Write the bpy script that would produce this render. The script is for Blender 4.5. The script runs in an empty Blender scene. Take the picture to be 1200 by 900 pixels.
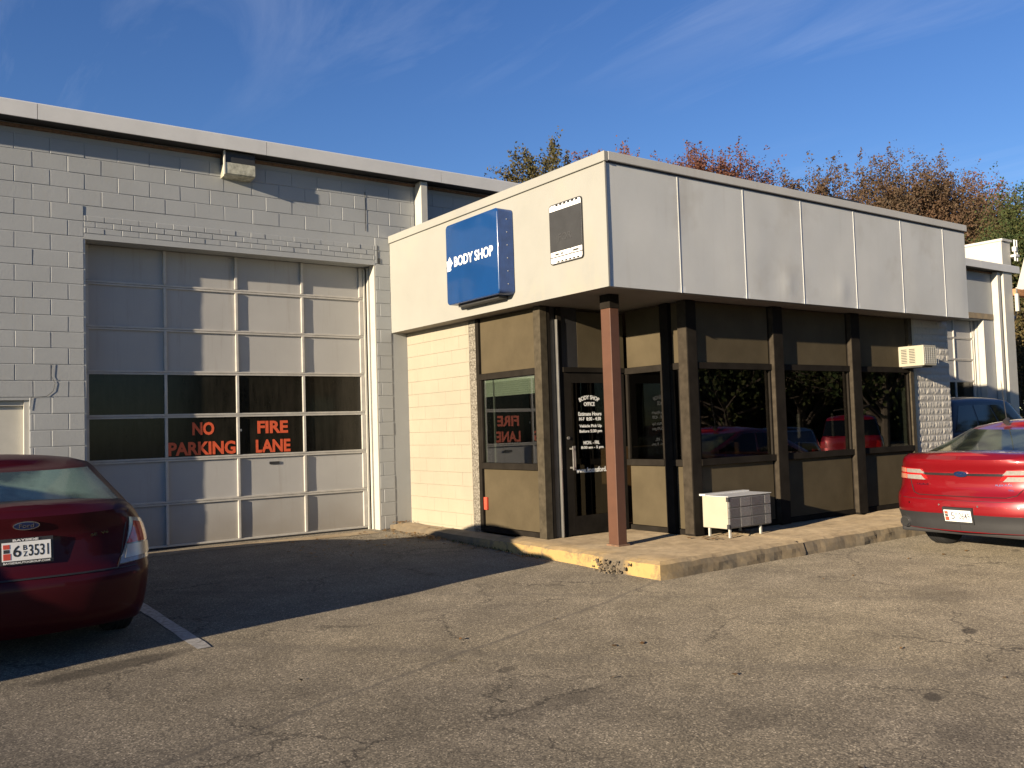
import bpy, bmesh, math, random
import numpy as np
from mathutils import Vector, Matrix, noise

C = bpy.context.scene.collection
R = math.radians
rnd = random.Random(7)

# ------------------------------------------------------------------ camera
F_PX = 1056.97
YAW, PITCH, ROLL = .6286, .0492, -.0313
fw = Vector((math.sin(YAW)*math.cos(PITCH), math.cos(YAW)*math.cos(PITCH), math.sin(PITCH)))
rt = Vector((math.cos(YAW), -math.sin(YAW), 0)); up = rt.cross(fw)
r2 = rt*math.cos(ROLL) + up*math.sin(ROLL)
u2 = -rt*math.sin(ROLL) + up*math.cos(ROLL)
cd = bpy.data.cameras.new('camera'); cam = bpy.data.objects.new('camera', cd); C.objects.link(cam)
cd.sensor_width = 36; cd.lens = F_PX/1200*36; cd.clip_end = 3000; cd.clip_start = .05
M = Matrix.Identity(4)
for i in range(3):
    M[i][0] = r2[i]; M[i][1] = u2[i]; M[i][2] = -fw[i]
M[0][3], M[1][3], M[2][3] = -2.1187, -11.2801, 1.3474
cam.matrix_world = M
bpy.context.scene.camera = cam

# ------------------------------------------------------------------ light
SUN_EL, SUN_A = 11.8, 11.5           # elevation; angle of the rays from +X towards +Y
SUN_STRENGTH, SKY_STRENGTH, EXPOSURE = 5.0, .066, 1.22
sd = bpy.data.lights.new('sun', 'SUN'); sd.energy = SUN_STRENGTH; sd.angle = R(.5); sd.color = (1, .83, .60)
sun = bpy.data.objects.new('sun', sd); C.objects.link(sun)
sdir = Vector((math.cos(R(SUN_A))*math.cos(R(SUN_EL)), math.sin(R(SUN_A))*math.cos(R(SUN_EL)), -math.sin(R(SUN_EL))))
sun.rotation_euler = sdir.to_track_quat('-Z', 'Y').to_euler(); sun.location = (-20, -10, 20)
W = bpy.data.worlds.new('World'); bpy.context.scene.world = W; W.use_nodes = True
nt = W.node_tree; nt.nodes.clear()
def WN(t, **k):
    n = nt.nodes.new(t)
    for a, b in k.items(): setattr(n, a, b)
    return n
sky = WN('ShaderNodeTexSky', sky_type='NISHITA', sun_disc=False)
sky.sun_elevation = R(SUN_EL)
az_to_sun = math.atan2(-sdir.x, -sdir.y)       # compass-style angle from +Y towards +X
sky.sun_rotation = az_to_sun
sky.air_density = 1.0; sky.dust_density = 0; sky.ozone_density = 3.4; sky.altitude = 100
# thin cirrus wisps, laid on the direction of the sky itself
tc = WN('ShaderNodeTexCoord'); sep = WN('ShaderNodeSeparateXYZ'); nt.links.new(tc.outputs['Generated'], sep.inputs[0])
def wm(op, a, b=None):
    n = WN('ShaderNodeMath', operation=op)
    for i, v in enumerate((a, b)):
        if v is None: continue
        if isinstance(v, (int, float)): n.inputs[i].default_value = v
        else: nt.links.new(v, n.inputs[i])
    return n.outputs[0]
zz = wm('MAXIMUM', sep.outputs[2], .05)
px = wm('DIVIDE', sep.outputs[0], zz); py = wm('DIVIDE', sep.outputs[1], zz)
cmb = WN('ShaderNodeCombineXYZ'); nt.links.new(px, cmb.inputs[0]); nt.links.new(py, cmb.inputs[1])
mp = WN('ShaderNodeMapping'); nt.links.new(cmb.outputs[0], mp.inputs[0])
mp.inputs['Rotation'].default_value = (0, 0, R(-52)); mp.inputs['Scale'].default_value = (1.1, .30, 1); mp.inputs['Location'].default_value = (.4, 1.3, 0)
n1 = WN('ShaderNodeTexNoise'); n1.inputs['Scale'].default_value = 1.6; n1.inputs['Detail'].default_value = 9; n1.inputs['Roughness'].default_value = .62; n1.inputs['Distortion'].default_value = .9
nt.links.new(mp.outputs[0], n1.inputs['Vector'])
n2 = WN('ShaderNodeTexNoise'); n2.inputs['Scale'].default_value = .55; n2.inputs['Detail'].default_value = 2
nt.links.new(cmb.outputs[0], n2.inputs['Vector'])
rmp = WN('ShaderNodeValToRGB'); rmp.color_ramp.elements[0].position = .50; rmp.color_ramp.elements[1].position = .80
nt.links.new(n1.outputs[0], rmp.inputs[0])
rmp2 = WN('ShaderNodeValToRGB'); rmp2.color_ramp.elements[0].position = .42; rmp2.color_ramp.elements[1].position = .72
nt.links.new(n2.outputs[0], rmp2.inputs[0])
fac = wm('MULTIPLY', wm('MULTIPLY', rmp.outputs[0], rmp2.outputs[0]), .30)
hs = WN('ShaderNodeHueSaturation'); hs.inputs['Saturation'].default_value = 1.14; hs.inputs['Hue'].default_value = .516
nt.links.new(sky.outputs[0], hs.inputs['Color'])
mixc = WN('ShaderNodeMixRGB'); nt.links.new(fac, mixc.inputs[0]); nt.links.new(hs.outputs[0], mixc.inputs[1]); mixc.inputs[2].default_value = (6.2, 6.6, 7.6, 1)
bg = WN('ShaderNodeBackground'); bg.inputs[1].default_value = SKY_STRENGTH; nt.links.new(mixc.outputs[0], bg.inputs[0])
wo = WN('ShaderNodeOutputWorld'); nt.links.new(bg.outputs[0], wo.inputs[0])
vs = bpy.context.scene.view_settings
vs.view_transform = 'Standard'; vs.look = 'None'; vs.gamma = 1; vs.exposure = EXPOSURE

# ------------------------------------------------------------------ material helpers
class Mat:
    def __init__(s, name):
        s.m = bpy.data.materials.new(name); s.m.use_nodes = True; s.nt = s.m.node_tree
        s.nt.nodes.clear(); s.out = s.n('ShaderNodeOutputMaterial'); s.b = s.n('ShaderNodeBsdfPrincipled')
        s.l(s.b.outputs[0], s.out.inputs[0]); s._pos = None
    def n(s, t, **k):
        n = s.nt.nodes.new(t)
        for a, b in k.items(): setattr(n, a, b)
        return n
    def l(s, a, b): s.nt.links.new(a, b)
    def set(s, **k):
        for a, v in k.items():
            i = s.b.inputs[a.replace('_', ' ')]
            if hasattr(v, 'is_linked'): s.l(v, i)
            else: i.default_value = v
    @property
    def pos(s):
        if s._pos is None: s._pos = s.n('ShaderNodeNewGeometry').outputs['Position']
        return s._pos
    def objpos(s): return s.n('ShaderNodeTexCoord').outputs['Object']
    def map(s, v, sc=(1,1,1), rot=(0,0,0), loc=(0,0,0)):
        m = s.n('ShaderNodeMapping'); s.l(v, m.inputs[0]); m.inputs['Scale'].default_value = sc; m.inputs['Rotation'].default_value = rot; m.inputs['Location'].default_value = loc
        return m.outputs[0]
    def noise(s, scale, detail=4, rough=.55, vec=None, dist=0, col=False):
        n = s.n('ShaderNodeTexNoise'); n.inputs['Scale'].default_value = scale; n.inputs['Detail'].default_value = detail
        n.inputs['Roughness'].default_value = rough; n.inputs['Distortion'].default_value = dist; s.l(vec if vec is not None else s.pos, n.inputs['Vector'])
        return n.outputs[1 if col else 0]
    def vor(s, scale, feat='F1', vec=None, out=0, rand=1):
        n = s.n('ShaderNodeTexVoronoi', feature=feat); n.inputs['Scale'].default_value = scale; n.inputs['Randomness'].default_value = rand
        s.l(vec if vec is not None else s.pos, n.inputs['Vector']); return n.outputs[out]
    def ramp(s, f, *st):
        r = s.n('ShaderNodeValToRGB'); s.l(f, r.inputs[0]); e = r.color_ramp.elements
        while len(e) < len(st): e.new(.5)
        for el, (p, c) in zip(e, st):
            el.position = p; el.color = (c, c, c, 1) if isinstance(c, (int, float)) else (*c, 1)
        return r.outputs[0]
    def mix(s, f, a, b, mode='MIX'):
        m = s.n('ShaderNodeMixRGB', blend_type=mode)
        for v, i in ((f, 0), (a, 1), (b, 2)):
            if isinstance(v, (int, float)): m.inputs[i].default_value = v if i == 0 else (v, v, v, 1)
            elif isinstance(v, tuple): m.inputs[i].default_value = (*v, 1)
            else: s.l(v, m.inputs[i])
        return m.outputs[0]
    def math(s, op, a, b=0.0, clamp=False):
        m = s.n('ShaderNodeMath', operation=op, use_clamp=clamp)
        for v, i in ((a, 0), (b, 1)):
            if isinstance(v, (int, float)): m.inputs[i].default_value = v
            else: s.l(v, m.inputs[i])
        return m.outputs[0]
    def bump(s, h, strength=.3, dist=.01):
        b = s.n('ShaderNodeBump'); b.inputs['Strength'].default_value = strength; b.inputs['Distance'].default_value = dist
        s.l(h, b.inputs['Height']); s.l(b.outputs[0], s.b.inputs['Normal']); return b
    def sep(s, v=None):
        n = s.n('ShaderNodeSeparateXYZ'); s.l(v if v is not None else s.pos, n.inputs[0]); return n.outputs

MATS = {}
def simple(name, col, rough=.6, metal=0, var=.12, scale=6, bump=0, bscale=60, coat=0, spec=.5):
    m = Mat(name)
    f = m.noise(scale, 5, .6)
    a = tuple(c*(1-var) for c in col); b = tuple(min(1, c*(1+var)) for c in col)
    m.set(Base_Color=m.ramp(f, (.3, a), (.7, b)), Roughness=rough, Metallic=metal, Coat_Weight=coat)
    m.b.inputs['Specular IOR Level'].default_value = spec
    if bump: m.bump(m.noise(bscale, 4), bump, .004)
    MATS[name] = m.m
    return m

def build_materials():
    # ---- asphalt: old, pale aggregate, worn patches, cracks, drips
    m = Mat('asphalt')
    big = m.noise(.35, 4, .6); mid = m.noise(2.3, 5, .65); fine = m.noise(60, 3, .7)
    v = m.vor(120, 'F1', out=1)                     # per-stone colour
    sv = m.n('ShaderNodeRGBToBW'); m.l(v, sv.inputs[0])
    stone = m.ramp(sv.outputs[0], (.0, (.048, .044, .037)), (.45, (.115, .102, .081)), (.78, (.185, .163, .128)), (1, (.38, .34, .27)))
    tone = m.ramp(big, (.3, (.82, .81, .83)), (.7, (1.05, 1.02, .95)))
    c = m.mix(1, stone, tone, 'MULTIPLY')
    c = m.mix(1, c, m.ramp(mid, (.28, .72), (.72, 1.2)), 'MULTIPLY')
    # cracks: warped voronoi edges, only where a broad mask allows
    wv = m.n('ShaderNodeVectorMath', operation='ADD'); m.l(m.pos, wv.inputs[0])
    nz = m.n('ShaderNodeVectorMath', operation='SCALE'); m.l(m.noise(3, 4, .7, col=True), nz.inputs[0]); nz.inputs['Scale'].default_value = .5; m.l(nz.outputs[0], wv.inputs[1])
    e1 = m.vor(.55, 'DISTANCE_TO_EDGE', wv.outputs[0]); e2 = m.vor(2.2, 'DISTANCE_TO_EDGE', wv.outputs[0])
    k1 = m.math('MULTIPLY', m.ramp(e1, (.0, 1), (.009, 0)), m.ramp(m.noise(.8, 3), (.43, 0), (.53, 1)))
    k2 = m.math('MULTIPLY', m.ramp(e2, (.0, 1), (.014, 0)), m.ramp(m.noise(.55, 3, vec=m.map(m.pos, loc=(5.3, 2.2, 0))), (.60, 0), (.67, .8)))
    crack = m.math('MAXIMUM', k1, k2)
    c = m.mix(m.math('MULTIPLY', crack, .7), c, (.012, .011, .010))
    # oil drips and a wet stain, where the photograph has them
    s = m.sep()
    def blob(x, y, rx, ry, ang=0, soft=.35, wob=.35):
        ca, sa = math.cos(ang), math.sin(ang)
        dx = m.math('SUBTRACT', s[0], x); dy = m.math('SUBTRACT', s[1], y)
        ux = m.math('DIVIDE', m.math('ADD', m.math('MULTIPLY', dx, ca), m.math('MULTIPLY', dy, sa)), rx)
        uy = m.math('DIVIDE', m.math('SUBTRACT', m.math('MULTIPLY', dy, ca), m.math('MULTIPLY', dx, sa)), ry)
        d = m.math('SQRT', m.math('ADD', m.math('MULTIPLY', ux, ux), m.math('MULTIPLY', uy, uy)))
        d = m.math('ADD', d, m.math('MULTIPLY', m.math('SUBTRACT', mid, .5), wob*2))
        return m.ramp(d, (1-soft, 1), (1, 0))
    st = None
    for b in STAINS:
        q = m.math('MULTIPLY', blob(*b[:5]), b[5])
        st = q if st is None else m.math('MAXIMUM', st, q)
    c = m.mix(st, c, (.022, .019, .016))
    # long sealed seam across the lot
    def seam(x0, y0, x1, y1, w, k):
        L = math.hypot(x1-x0, y1-y0); nx, ny = -(y1-y0)/L, (x1-x0)/L
        d = m.math('ADD', m.math('MULTIPLY', m.math('SUBTRACT', s[0], x0), nx), m.math('MULTIPLY', m.math('SUBTRACT', s[1], y0), ny))
        d = m.math('ABSOLUTE', m.math('ADD', d, m.math('MULTIPLY', m.math('SUBTRACT', m.noise(1.1, 3), .5), .22)))
        return m.math('MULTIPLY', m.ramp(m.math('DIVIDE', d, w), (0, 1), (1, 0)), k)
    for q in SEAMS:
        c = m.mix(seam(*q), c, (.055, .05, .045))
    m.set(Base_Color=c, Roughness=.88)
    m.b.inputs['Specular IOR Level'].default_value = .25
    h = m.math('ADD', m.math('MULTIPLY', m.vor(120, 'F1'), -.7), m.math('MULTIPLY', fine, .5))
    h = m.math('SUBTRACT', h, m.math('MULTIPLY', crack, 1.6))
    m.set(Diffuse_Roughness=.7); m.bump(h, .10, .004); MATS['asphalt'] = m.m

    # ---- concrete pavement, weathered; yellow paint left on the west-facing kerb
    def concrete(name, yellow):
        m = Mat(name); m.set(Diffuse_Roughness=1.0); a = m.noise(1.7, 6, .65); b = m.noise(9, 5, .7); g = m.noise(120, 3)
        c = m.ramp(a, (.25, (.115, .085, .052)), (.5, (.165, .128, .082)), (.78, (.215, .172, .115)))
        c = m.mix(1, c, m.ramp(b, (.28, .62), (.62, 1.08)), 'MULTIPLY')
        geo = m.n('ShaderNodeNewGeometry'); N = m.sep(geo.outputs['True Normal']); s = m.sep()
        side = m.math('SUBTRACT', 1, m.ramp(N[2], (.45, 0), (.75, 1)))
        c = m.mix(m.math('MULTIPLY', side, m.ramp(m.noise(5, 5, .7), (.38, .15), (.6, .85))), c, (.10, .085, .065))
        c = m.mix(m.math('MULTIPLY', m.ramp(m.noise(3.1, 6, .7, vec=m.map(m.pos, loc=(9, 1, 0))), (.56, 0), (.68, .6)), 1), c, (.10, .075, .05))
        if yellow:
            west = m.ramp(m.math('MULTIPLY', N[0], -1), (.3, 0), (.6, 1))
            near = m.ramp(s[1], (-.01, 1), (.0, 1))
            rim = m.math('MULTIPLY', m.ramp(m.math('DIVIDE', m.math('SUBTRACT', s[0], 3.86), .35), (0, 1), (1, 0)), .35)
            yfade = m.ramp(m.math('DIVIDE', m.math('ADD', s[1], 5.3), 5.2), (.0, 1), (.5, .8), (.62, .12), (1, .05))
            wear = m.ramp(m.noise(7, 6, .7), (.33, .1), (.5, 1))
            f = m.math('MULTIPLY', m.math('MULTIPLY', m.math('MAXIMUM', west, rim), yfade), wear)
            gap = m.ramp(m.math('ABSOLUTE', m.math('ADD', s[1], 4.62)), (.13, 0), (.22, 1))
            c = m.mix(m.math('MULTIPLY', f, gap), c, (.40, .27, .10))
        m.set(Base_Color=c, Roughness=.9); m.bump(m.math('ADD', g, b), .2, .005); MATS[name] = m.m
    concrete('concrete_kerb', True); concrete('concrete', False)

    # ---- painted block walls
    def wall(name, col, dirt, low=.0, bs=.35, dk=.22):
        m = Mat(name); a = m.noise(1.3, 5, .6); b = m.noise(35, 4, .7); g = m.noise(160, 3, .7)
        c = m.ramp(a, (.3, tuple(x*.93 for x in col)), (.7, tuple(min(1, x*1.05) for x in col)))
        s = m.sep()
        spl = m.math('MULTIPLY', m.ramp(m.math('ADD', s[2], m.math('MULTIPLY', m.noise(2.5, 4), .5)), (.25, 1), (.9, 0)), low)
        c = m.mix(spl, c, dirt)
        drip = m.ramp(m.noise(1, 5, .7, vec=m.map(m.pos, sc=(9, 9, .6))), (.56, 0), (.78, dk))
        c = m.mix(drip, c, dirt)
        if 'metal' in name:                    # faint greasy blotches on the sheet metal
            c = m.mix(m.ramp(m.noise(1.15, 4, .6, vec=m.map(m.pos, loc=(3.1, 4, 8))), (.56, 0), (.70, .35)), c, dirt)
        m.set(Base_Color=c, Roughness=.72); m.bump(m.math('ADD', m.math('MULTIPLY', b, 1), m.math('MULTIPLY', g, .6)), bs, .004); MATS[name] = m.m
    wall('wall_paint_grey', (.295, .308, .315), (.30, .27, .22), .3)
    wall('wall_paint_cream', (.29, .262, .205), (.5, .42, .28), .2, .15)
    wall('split_face_block', (.40, .38, .34), (.3, .26, .2), .15, .8)
    wall('canopy_metal', (.50, .51, .50), (.33, .31, .27), 0, .05)
    wall('canopy_metal_sun_dimmed', (.258, .258, .238), (.33, .29, .22), 0, .05)  # same paint as the front, colour darkened to offset direct sun on this face
    wall('door_panel_paint', (.345, .34, .33), (.19, .16, .12), .6, .1, .45)
    wall('trim_paint', (.46, .455, .43), (.35, .3, .24), 0, .1)
    simple('white_paint', (.42, .41, .37), .5, var=.05)
    simple('fascia_paint', (.53, .53, .52), .5, var=.06, scale=3)
    simple('rail_paint', (.40, .385, .355), .5, var=.12, scale=9)
    simple('soffit', (.28, .25, .21), .8, var=.1, scale=2)
    simple('mortar', (.44, .44, .43), .9, bump=.3)
    simple('bronze_frame', (.018, .0155, .013), .8, var=.25, scale=5, spec=.02)
    m = Mat('rough_stone'); f = m.noise(45, 4, .7); m.set(Base_Color=m.ramp(f, (.36, (.05, .042, .032)), (.5, (.15, .135, .11)), (.66, (.30, .28, .24))), Roughness=.9); m.bump(f, .5, .01); MATS['rough_stone'] = m.m
    simple('brown_frame', (.040, .033, .025), .7, var=.3, scale=10, spec=.05)
    simple('weathered_frame', (.055, .046, .032), .7, var=.3, scale=12, spec=.1)
    simple('aluminium', (.42, .41, .39), .35, metal=.8)
    simple('tan_panel', (.074, .060, .038), .8, var=.16, scale=2.2, spec=.03)
    simple('post_paint', (.088, .040, .024), .5, var=.08, scale=8, bump=.05)
    simple('sign_blue', (.006, .042, .15), .18, var=.10, scale=2, coat=.5)
    simple('sign_side', (.02, .06, .2), .3, var=.2, scale=9)
    simple('sign_white', (.82, .82, .8), .4, var=.03)
    simple('letter_red', (.55, .085, .03), .5, var=.1, scale=20)
    simple('black_paint', (.022, .022, .024), .45, var=.2)
    simple('charcoal', (.026, .027, .029), .6, var=.2, scale=4)
    simple('ghost_letter', (.042, .043, .045), .5)
    simple('rubber', (.018, .018, .019), .8, var=.2, scale=30, bump=.2)
    simple('black_plastic', (.022, .022, .024), .6, var=.1, bump=.05, bscale=300)
    simple('rim_metal', (.35, .35, .36), .3, metal=.9)
    simple('chrome', (.7, .7, .72), .12, metal=1, var=.02)
    simple('ac_case', (.34, .32, .25), .5, var=.05, scale=4)
    simple('ac_grille', (.20, .20, .20), .45, metal=.5, var=.3, scale=60, bump=.5, bscale=240)
    simple('ac_grille_light', (.36, .36, .35), .45, metal=.5, var=.25, scale=60, bump=.5, bscale=240)
    simple('rusty', (.15, .085, .05), .8, var=.4, scale=30, bump=.3)
    simple('roofing', (.11, .11, .11), .9, var=.3)
    simple('red_plastic', (.55, .07, .04), .4)
    simple('interior_dark', (.05, .046, .04), .8)
    simple('interior_wood', (.16, .08, .035), .6)
    simple('cardboard', (.30, .19, .10), .8)
    simple('paper', (.65, .62, .55), .7)
    simple('blind_slat', (.50, .52, .46), .5, var=.05)
    simple('wood_beam', (.42, .20, .09), .7, var=.3, scale=12)
    simple('bark', (.085, .065, .05), .9, var=.4, scale=12, bump=.6)
    simple('line_paint', (.30, .29, .27), .8, var=.45, scale=26)
    simple('lamp_glass', (.38, .37, .29), .25, var=.4, scale=16, bump=.3, bscale=90)
    simple('tail_red', (.42, .012, .012), .12, var=.15, scale=30, coat=1)
    simple('tail_clear', (.25, .235, .22), .2, var=.15, scale=40, metal=0, coat=1)
    simple('tail_amber', (.45, .20, .13), .15, var=.2, scale=40, coat=1)
    simple('emblem_blue', (.008, .02, .08), .15, coat=1)
    simple('plate_white', (.72, .72, .70), .4, var=.04)
    simple('plate_black', (.02, .02, .02), .4)
    simple('seat_cloth', (.26, .30, .22), .8)
    # ---- car paints: metallic base under a clear coat
    def paint(name, col, dirt=.0, metal=.55, rough=.34, coat=1):
        m = Mat(name); o = m.objpos()
        fl = m.vor(900, out=1, vec=o); bw = m.n('ShaderNodeRGBToBW'); m.l(fl, bw.inputs[0])
        c = m.mix(1, col, m.ramp(bw.outputs[0], (0, .8), (1, 1.25)), 'MULTIPLY')
        z = m.sep(o)[2]
        dm = m.math('MULTIPLY', m.ramp(m.math('ADD', z, m.math('MULTIPLY', m.noise(4, 5, .7, vec=o), .25)), (.25, 1), (.75, .25)), dirt)
        c = m.mix(dm, c, (.10, .085, .07))
        m.set(Base_Color=c, Metallic=metal, Roughness=m.math('ADD', rough, m.math('MULTIPLY', dm, .4)), Coat_Weight=coat, Coat_Roughness=m.math('ADD', .03, m.math('MULTIPLY', dm, .3)))
        m.b.inputs['Specular IOR Level'].default_value = .5 if coat > .5 else .15; MATS[name] = m.m
    paint('maroon_paint', (.042, .0028, .0055), .03, .1, .42, .22)
    paint('bright_red_paint', (.215, .003, .008), .05, .35)
    paint('navy_paint', (.005, .008, .022), .05, 0, .5, .35)
    paint('black_car_paint', (.012, .012, .014), .05)
    paint('silver_paint', (.40, .41, .43), .05)
    # ---- glass
    def glass(name, tint, add):
        m = Mat(name); m.nt.nodes.remove(m.b)
        t = m.n('ShaderNodeBsdfTransparent'); t.inputs[0].default_value = (*tint, 1)
        g = m.n('ShaderNodeBsdfGlossy'); g.inputs['Roughness'].default_value = .0; g.inputs[0].default_value = (.95, .97, 1, 1)
        wob = m.n('ShaderNodeBump'); wob.inputs['Strength'].default_value = .02; wob.inputs['Distance'].default_value = .01; m.l(m.noise(1.5, 2), wob.inputs['Height']); m.l(wob.outputs[0], g.inputs['Normal'])
        f = m.n('ShaderNodeFresnel'); f.inputs[0].default_value = 1.5
        x = m.n('ShaderNodeMixShader'); bf = m.n('ShaderNodeNewGeometry').outputs['Backfacing']; m.l(m.math('MULTIPLY', m.math('SUBTRACT', 1, bf), m.math('ADD', m.math('MULTIPLY', f.outputs[0], 1.25), add, True)), x.inputs[0]); m.l(t.outputs[0], x.inputs[1]); m.l(g.outputs[0], x.inputs[2]); m.l(x.outputs[0], m.out.inputs[0])
        MATS[name] = m.m
    glass('window_glass', (.42, .44, .42), .03)
    glass('side_window_glass', (.66, .70, .66), .13)
    glass('car_glass', (.42, .50, .45), .05)
    m = Mat('dusty_glass')                     # garage door panes: dark room behind, a film of dust on the glass
    f = m.noise(3, 5, .65); f2 = m.noise(1, 5, .7, vec=m.map(m.pos, sc=(14, 14, 2)))
    c = m.mix(m.math('MULTIPLY', m.ramp(f2, (.4, 0), (.75, 1)), .6), m.ramp(f, (.3, (.006, .006, .005)), (.75, (.014, .013, .010))), (.028, .025, .02))
    m.set(Base_Color=c, Roughness=.12); m.b.inputs['Specular IOR Level'].default_value = .3; MATS['dusty_glass'] = m.m
    m = Mat('tinted_rear')
    o = m.objpos(); f = m.noise(2.6, 2, vec=m.map(o, loc=(3, 0, 0)))
    m.set(Base_Color=m.ramp(f, (.42, (.012, .016, .014)), (.62, (.065, .08, .055))), Roughness=.06); m.b.inputs['Specular IOR Level'].default_value = .35; MATS['tinted_rear'] = m.m
    m = Mat('dewy_glass')                      # rear window misted with dew
    o = m.objpos(); dr = m.vor(150, vec=o); f = m.noise(2.2, 3, vec=o)
    mist = m.ramp(f, (.36, .15), (.56, 1))
    c = m.mix(mist, (.012, .02, .016), m.mix(m.ramp(dr, (.2, 0), (.6, 1)), (.10, .17, .12), (.16, .23, .18)))
    m.set(Base_Color=c, Roughness=.25, Coat_Weight=.5); MATS['dewy_glass'] = m.m
    # ---- foliage: colour per leaf
    def leaves(name, *cols):
        m = Mat(name); g = m.n('ShaderNodeNewGeometry')
        r = m.ramp(g.outputs['Random Per Island'], *[(i/(len(cols)-1), c) for i, c in enumerate(cols)])
        br = m.noise(.35, 3); c = m.mix(m.ramp(br, (.42, 0), (.60, .7)), r, cols[-1])
        c = m.mix(m.ramp(m.noise(.5, 3, vec=m.map(m.pos, loc=(20, 7, 3))), (.45, 0), (.62, .55)), c, cols[0])
        m.set(Base_Color=c, Roughness=.75); m.b.inputs['Specular IOR Level'].default_value = .2
        tr = m.n('ShaderNodeBsdfTranslucent'); m.l(c, tr.inputs[0]); x = m.n('ShaderNodeMixShader'); x.inputs[0].default_value = .22
        m.l(m.b.outputs[0], x.inputs[1]); m.l(tr.outputs[0], x.inputs[2]); m.l(x.outputs[0], m.out.inputs[0]); MATS[name] = m.m
    leaves('leaves_brown', (.075, .058, .038), (.105, .062, .040), (.090, .070, .038), (.125, .070, .042))
    leaves('leaves_russet', (.105, .045, .032), (.15, .06, .036), (.10, .05, .04), (.18, .078, .045))
    leaves('leaves_olive', (.075, .065, .028), (.105, .08, .035), (.13, .09, .035), (.06, .062, .025))
    leaves('leaves_green', (.035, .06, .022), (.06, .085, .03), (.09, .085, .03), (.05, .06, .02))
    leaves('leaves_fallen', (.14, .07, .03), (.20, .11, .045), (.09, .05, .025), (.25, .15, .06))

STAINS = [(-.75, -5.02, .62, .13, .22, .62), (8.6, -6.9, .16, .07, .3, .7), (7.9, -6.55, .1, .05, .3, .5), (4.1, -8.0, .12, .06, .5, .75), (2.55, -8.6, .09, .05, .5, .7), (3.3, -9.3, .08, .045, .6, .8),
          (1.1, -6.7, .10, .05, .3, .5), (2.0, -9.1, .5, .2, .4, .25), (5.2, -7.2, .5, .25, .6, .22), (1.6, -8.2, .35, .15, .2, .25), (6.6, -7.5, .12, .04, .2, .5), (4.3, -9.4, .10, .04, .2, .5), (.9, -7.4, .4, .12, .1, .3)]
SEAMS = [(.9, -6.0, 3.2, -8.6, .13, .28), (4.2, -6.55, 6.0, -8.3, .10, .28), (2.9, -5.6, 4.2, -5.15, .03, .6)]
build_materials()

# ------------------------------------------------------------------ geometry helpers
def link(name, me, mat=None, parent=None, mats=None):
    o = bpy.data.objects.new(name, me); C.objects.link(o)
    if mats:
        for x in mats: me.materials.append(MATS[x])
    elif mat and not me.materials: me.materials.append(MATS[mat])
    if parent: o.parent = parent
    return o
def empty(name, loc=(0,0,0), rz=0, parent=None):
    o = bpy.data.objects.new(name, None); o.location = loc; o.rotation_euler = (0, 0, rz); o.empty_display_size = .2; C.objects.link(o)
    if parent: o.parent = parent
    return o
def tag(o, label=None, cat=None, group=None, kind=None):
    for k, v in (('label', label), ('category', cat), ('group', group), ('kind', kind)):
        if v: o[k] = v
    return o
class MB:
    def __init__(s): s.v = []; s.f = []
    def add(s, v, f):
        k = len(s.v); s.v += [tuple(p) for p in v]; s.f += [tuple(i+k for i in q) for q in f]; return s
    def box(s, x0, x1, y0, y1, z0, z1, bev=0):
        if bev <= 0:
            v = [(x, y, z) for x in (x0, x1) for y in (y0, y1) for z in (z0, z1)]
            return s.add(v, [(0,1,3,2), (4,6,7,5), (0,4,5,1), (2,3,7,6), (0,2,6,4), (1,5,7,3)])
        bm = bmesh.new(); bmesh.ops.create_cube(bm, size=1)
        for w in bm.verts: w.co = Vector((x0+(w.co.x+.5)*(x1-x0), y0+(w.co.y+.5)*(y1-y0), z0+(w.co.z+.5)*(z1-z0)))
        bmesh.ops.bevel(bm, geom=bm.edges[:], offset=min(bev, .45*min(x1-x0, y1-y0, z1-z0)), segments=2, affect='EDGES', profile=.6)
        bm.verts.index_update()
        s.add([w.co[:] for w in bm.verts], [[w.index for w in f.verts] for f in bm.faces]); bm.free(); return s
    def tube(s, a, b, r, n=10, r1=None):
        a, b = Vector(a), Vector(b); d = (b-a).normalized(); u = d.orthogonal().normalized(); w = d.cross(u); r1 = r if r1 is None else r1
        v = [a+(u*math.cos(t)+w*math.sin(t))*r for t in [i*2*math.pi/n for i in range(n)]] + [b+(u*math.cos(t)+w*math.sin(t))*r1 for t in [i*2*math.pi/n for i in range(n)]]
        return s.add(v, [(i, (i+1) % n, n+(i+1) % n, n+i) for i in range(n)] + [tuple(range(n))[::-1], tuple(range(n, 2*n))])
    def prism(s, pts, vec):
        n = len(pts); vec = Vector(vec); v = [Vector(p) for p in pts]; v += [p+vec for p in v]
        return s.add(v, [(i, (i+1) % n, n+(i+1) % n, n+i) for i in range(n)] + [tuple(range(n))[::-1], tuple(range(n, 2*n))])
    def mesh(s, name, smooth=False):
        me = bpy.data.meshes.new(name); me.from_pydata(s.v, [], s.f); me.update()
        bm = bmesh.new(); bm.from_mesh(me); bmesh.ops.recalc_face_normals(bm, faces=bm.faces); bm.to_mesh(me); bm.free()
        if smooth: me.shade_smooth()
        return me
    def obj(s, name, mat, parent=None, smooth=False): return link(name, s.mesh(name, smooth), mat, parent)
def Box(name, mat, parent, *a, bev=0): return MB().box(*a, bev=bev).obj(name, mat, parent)

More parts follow.
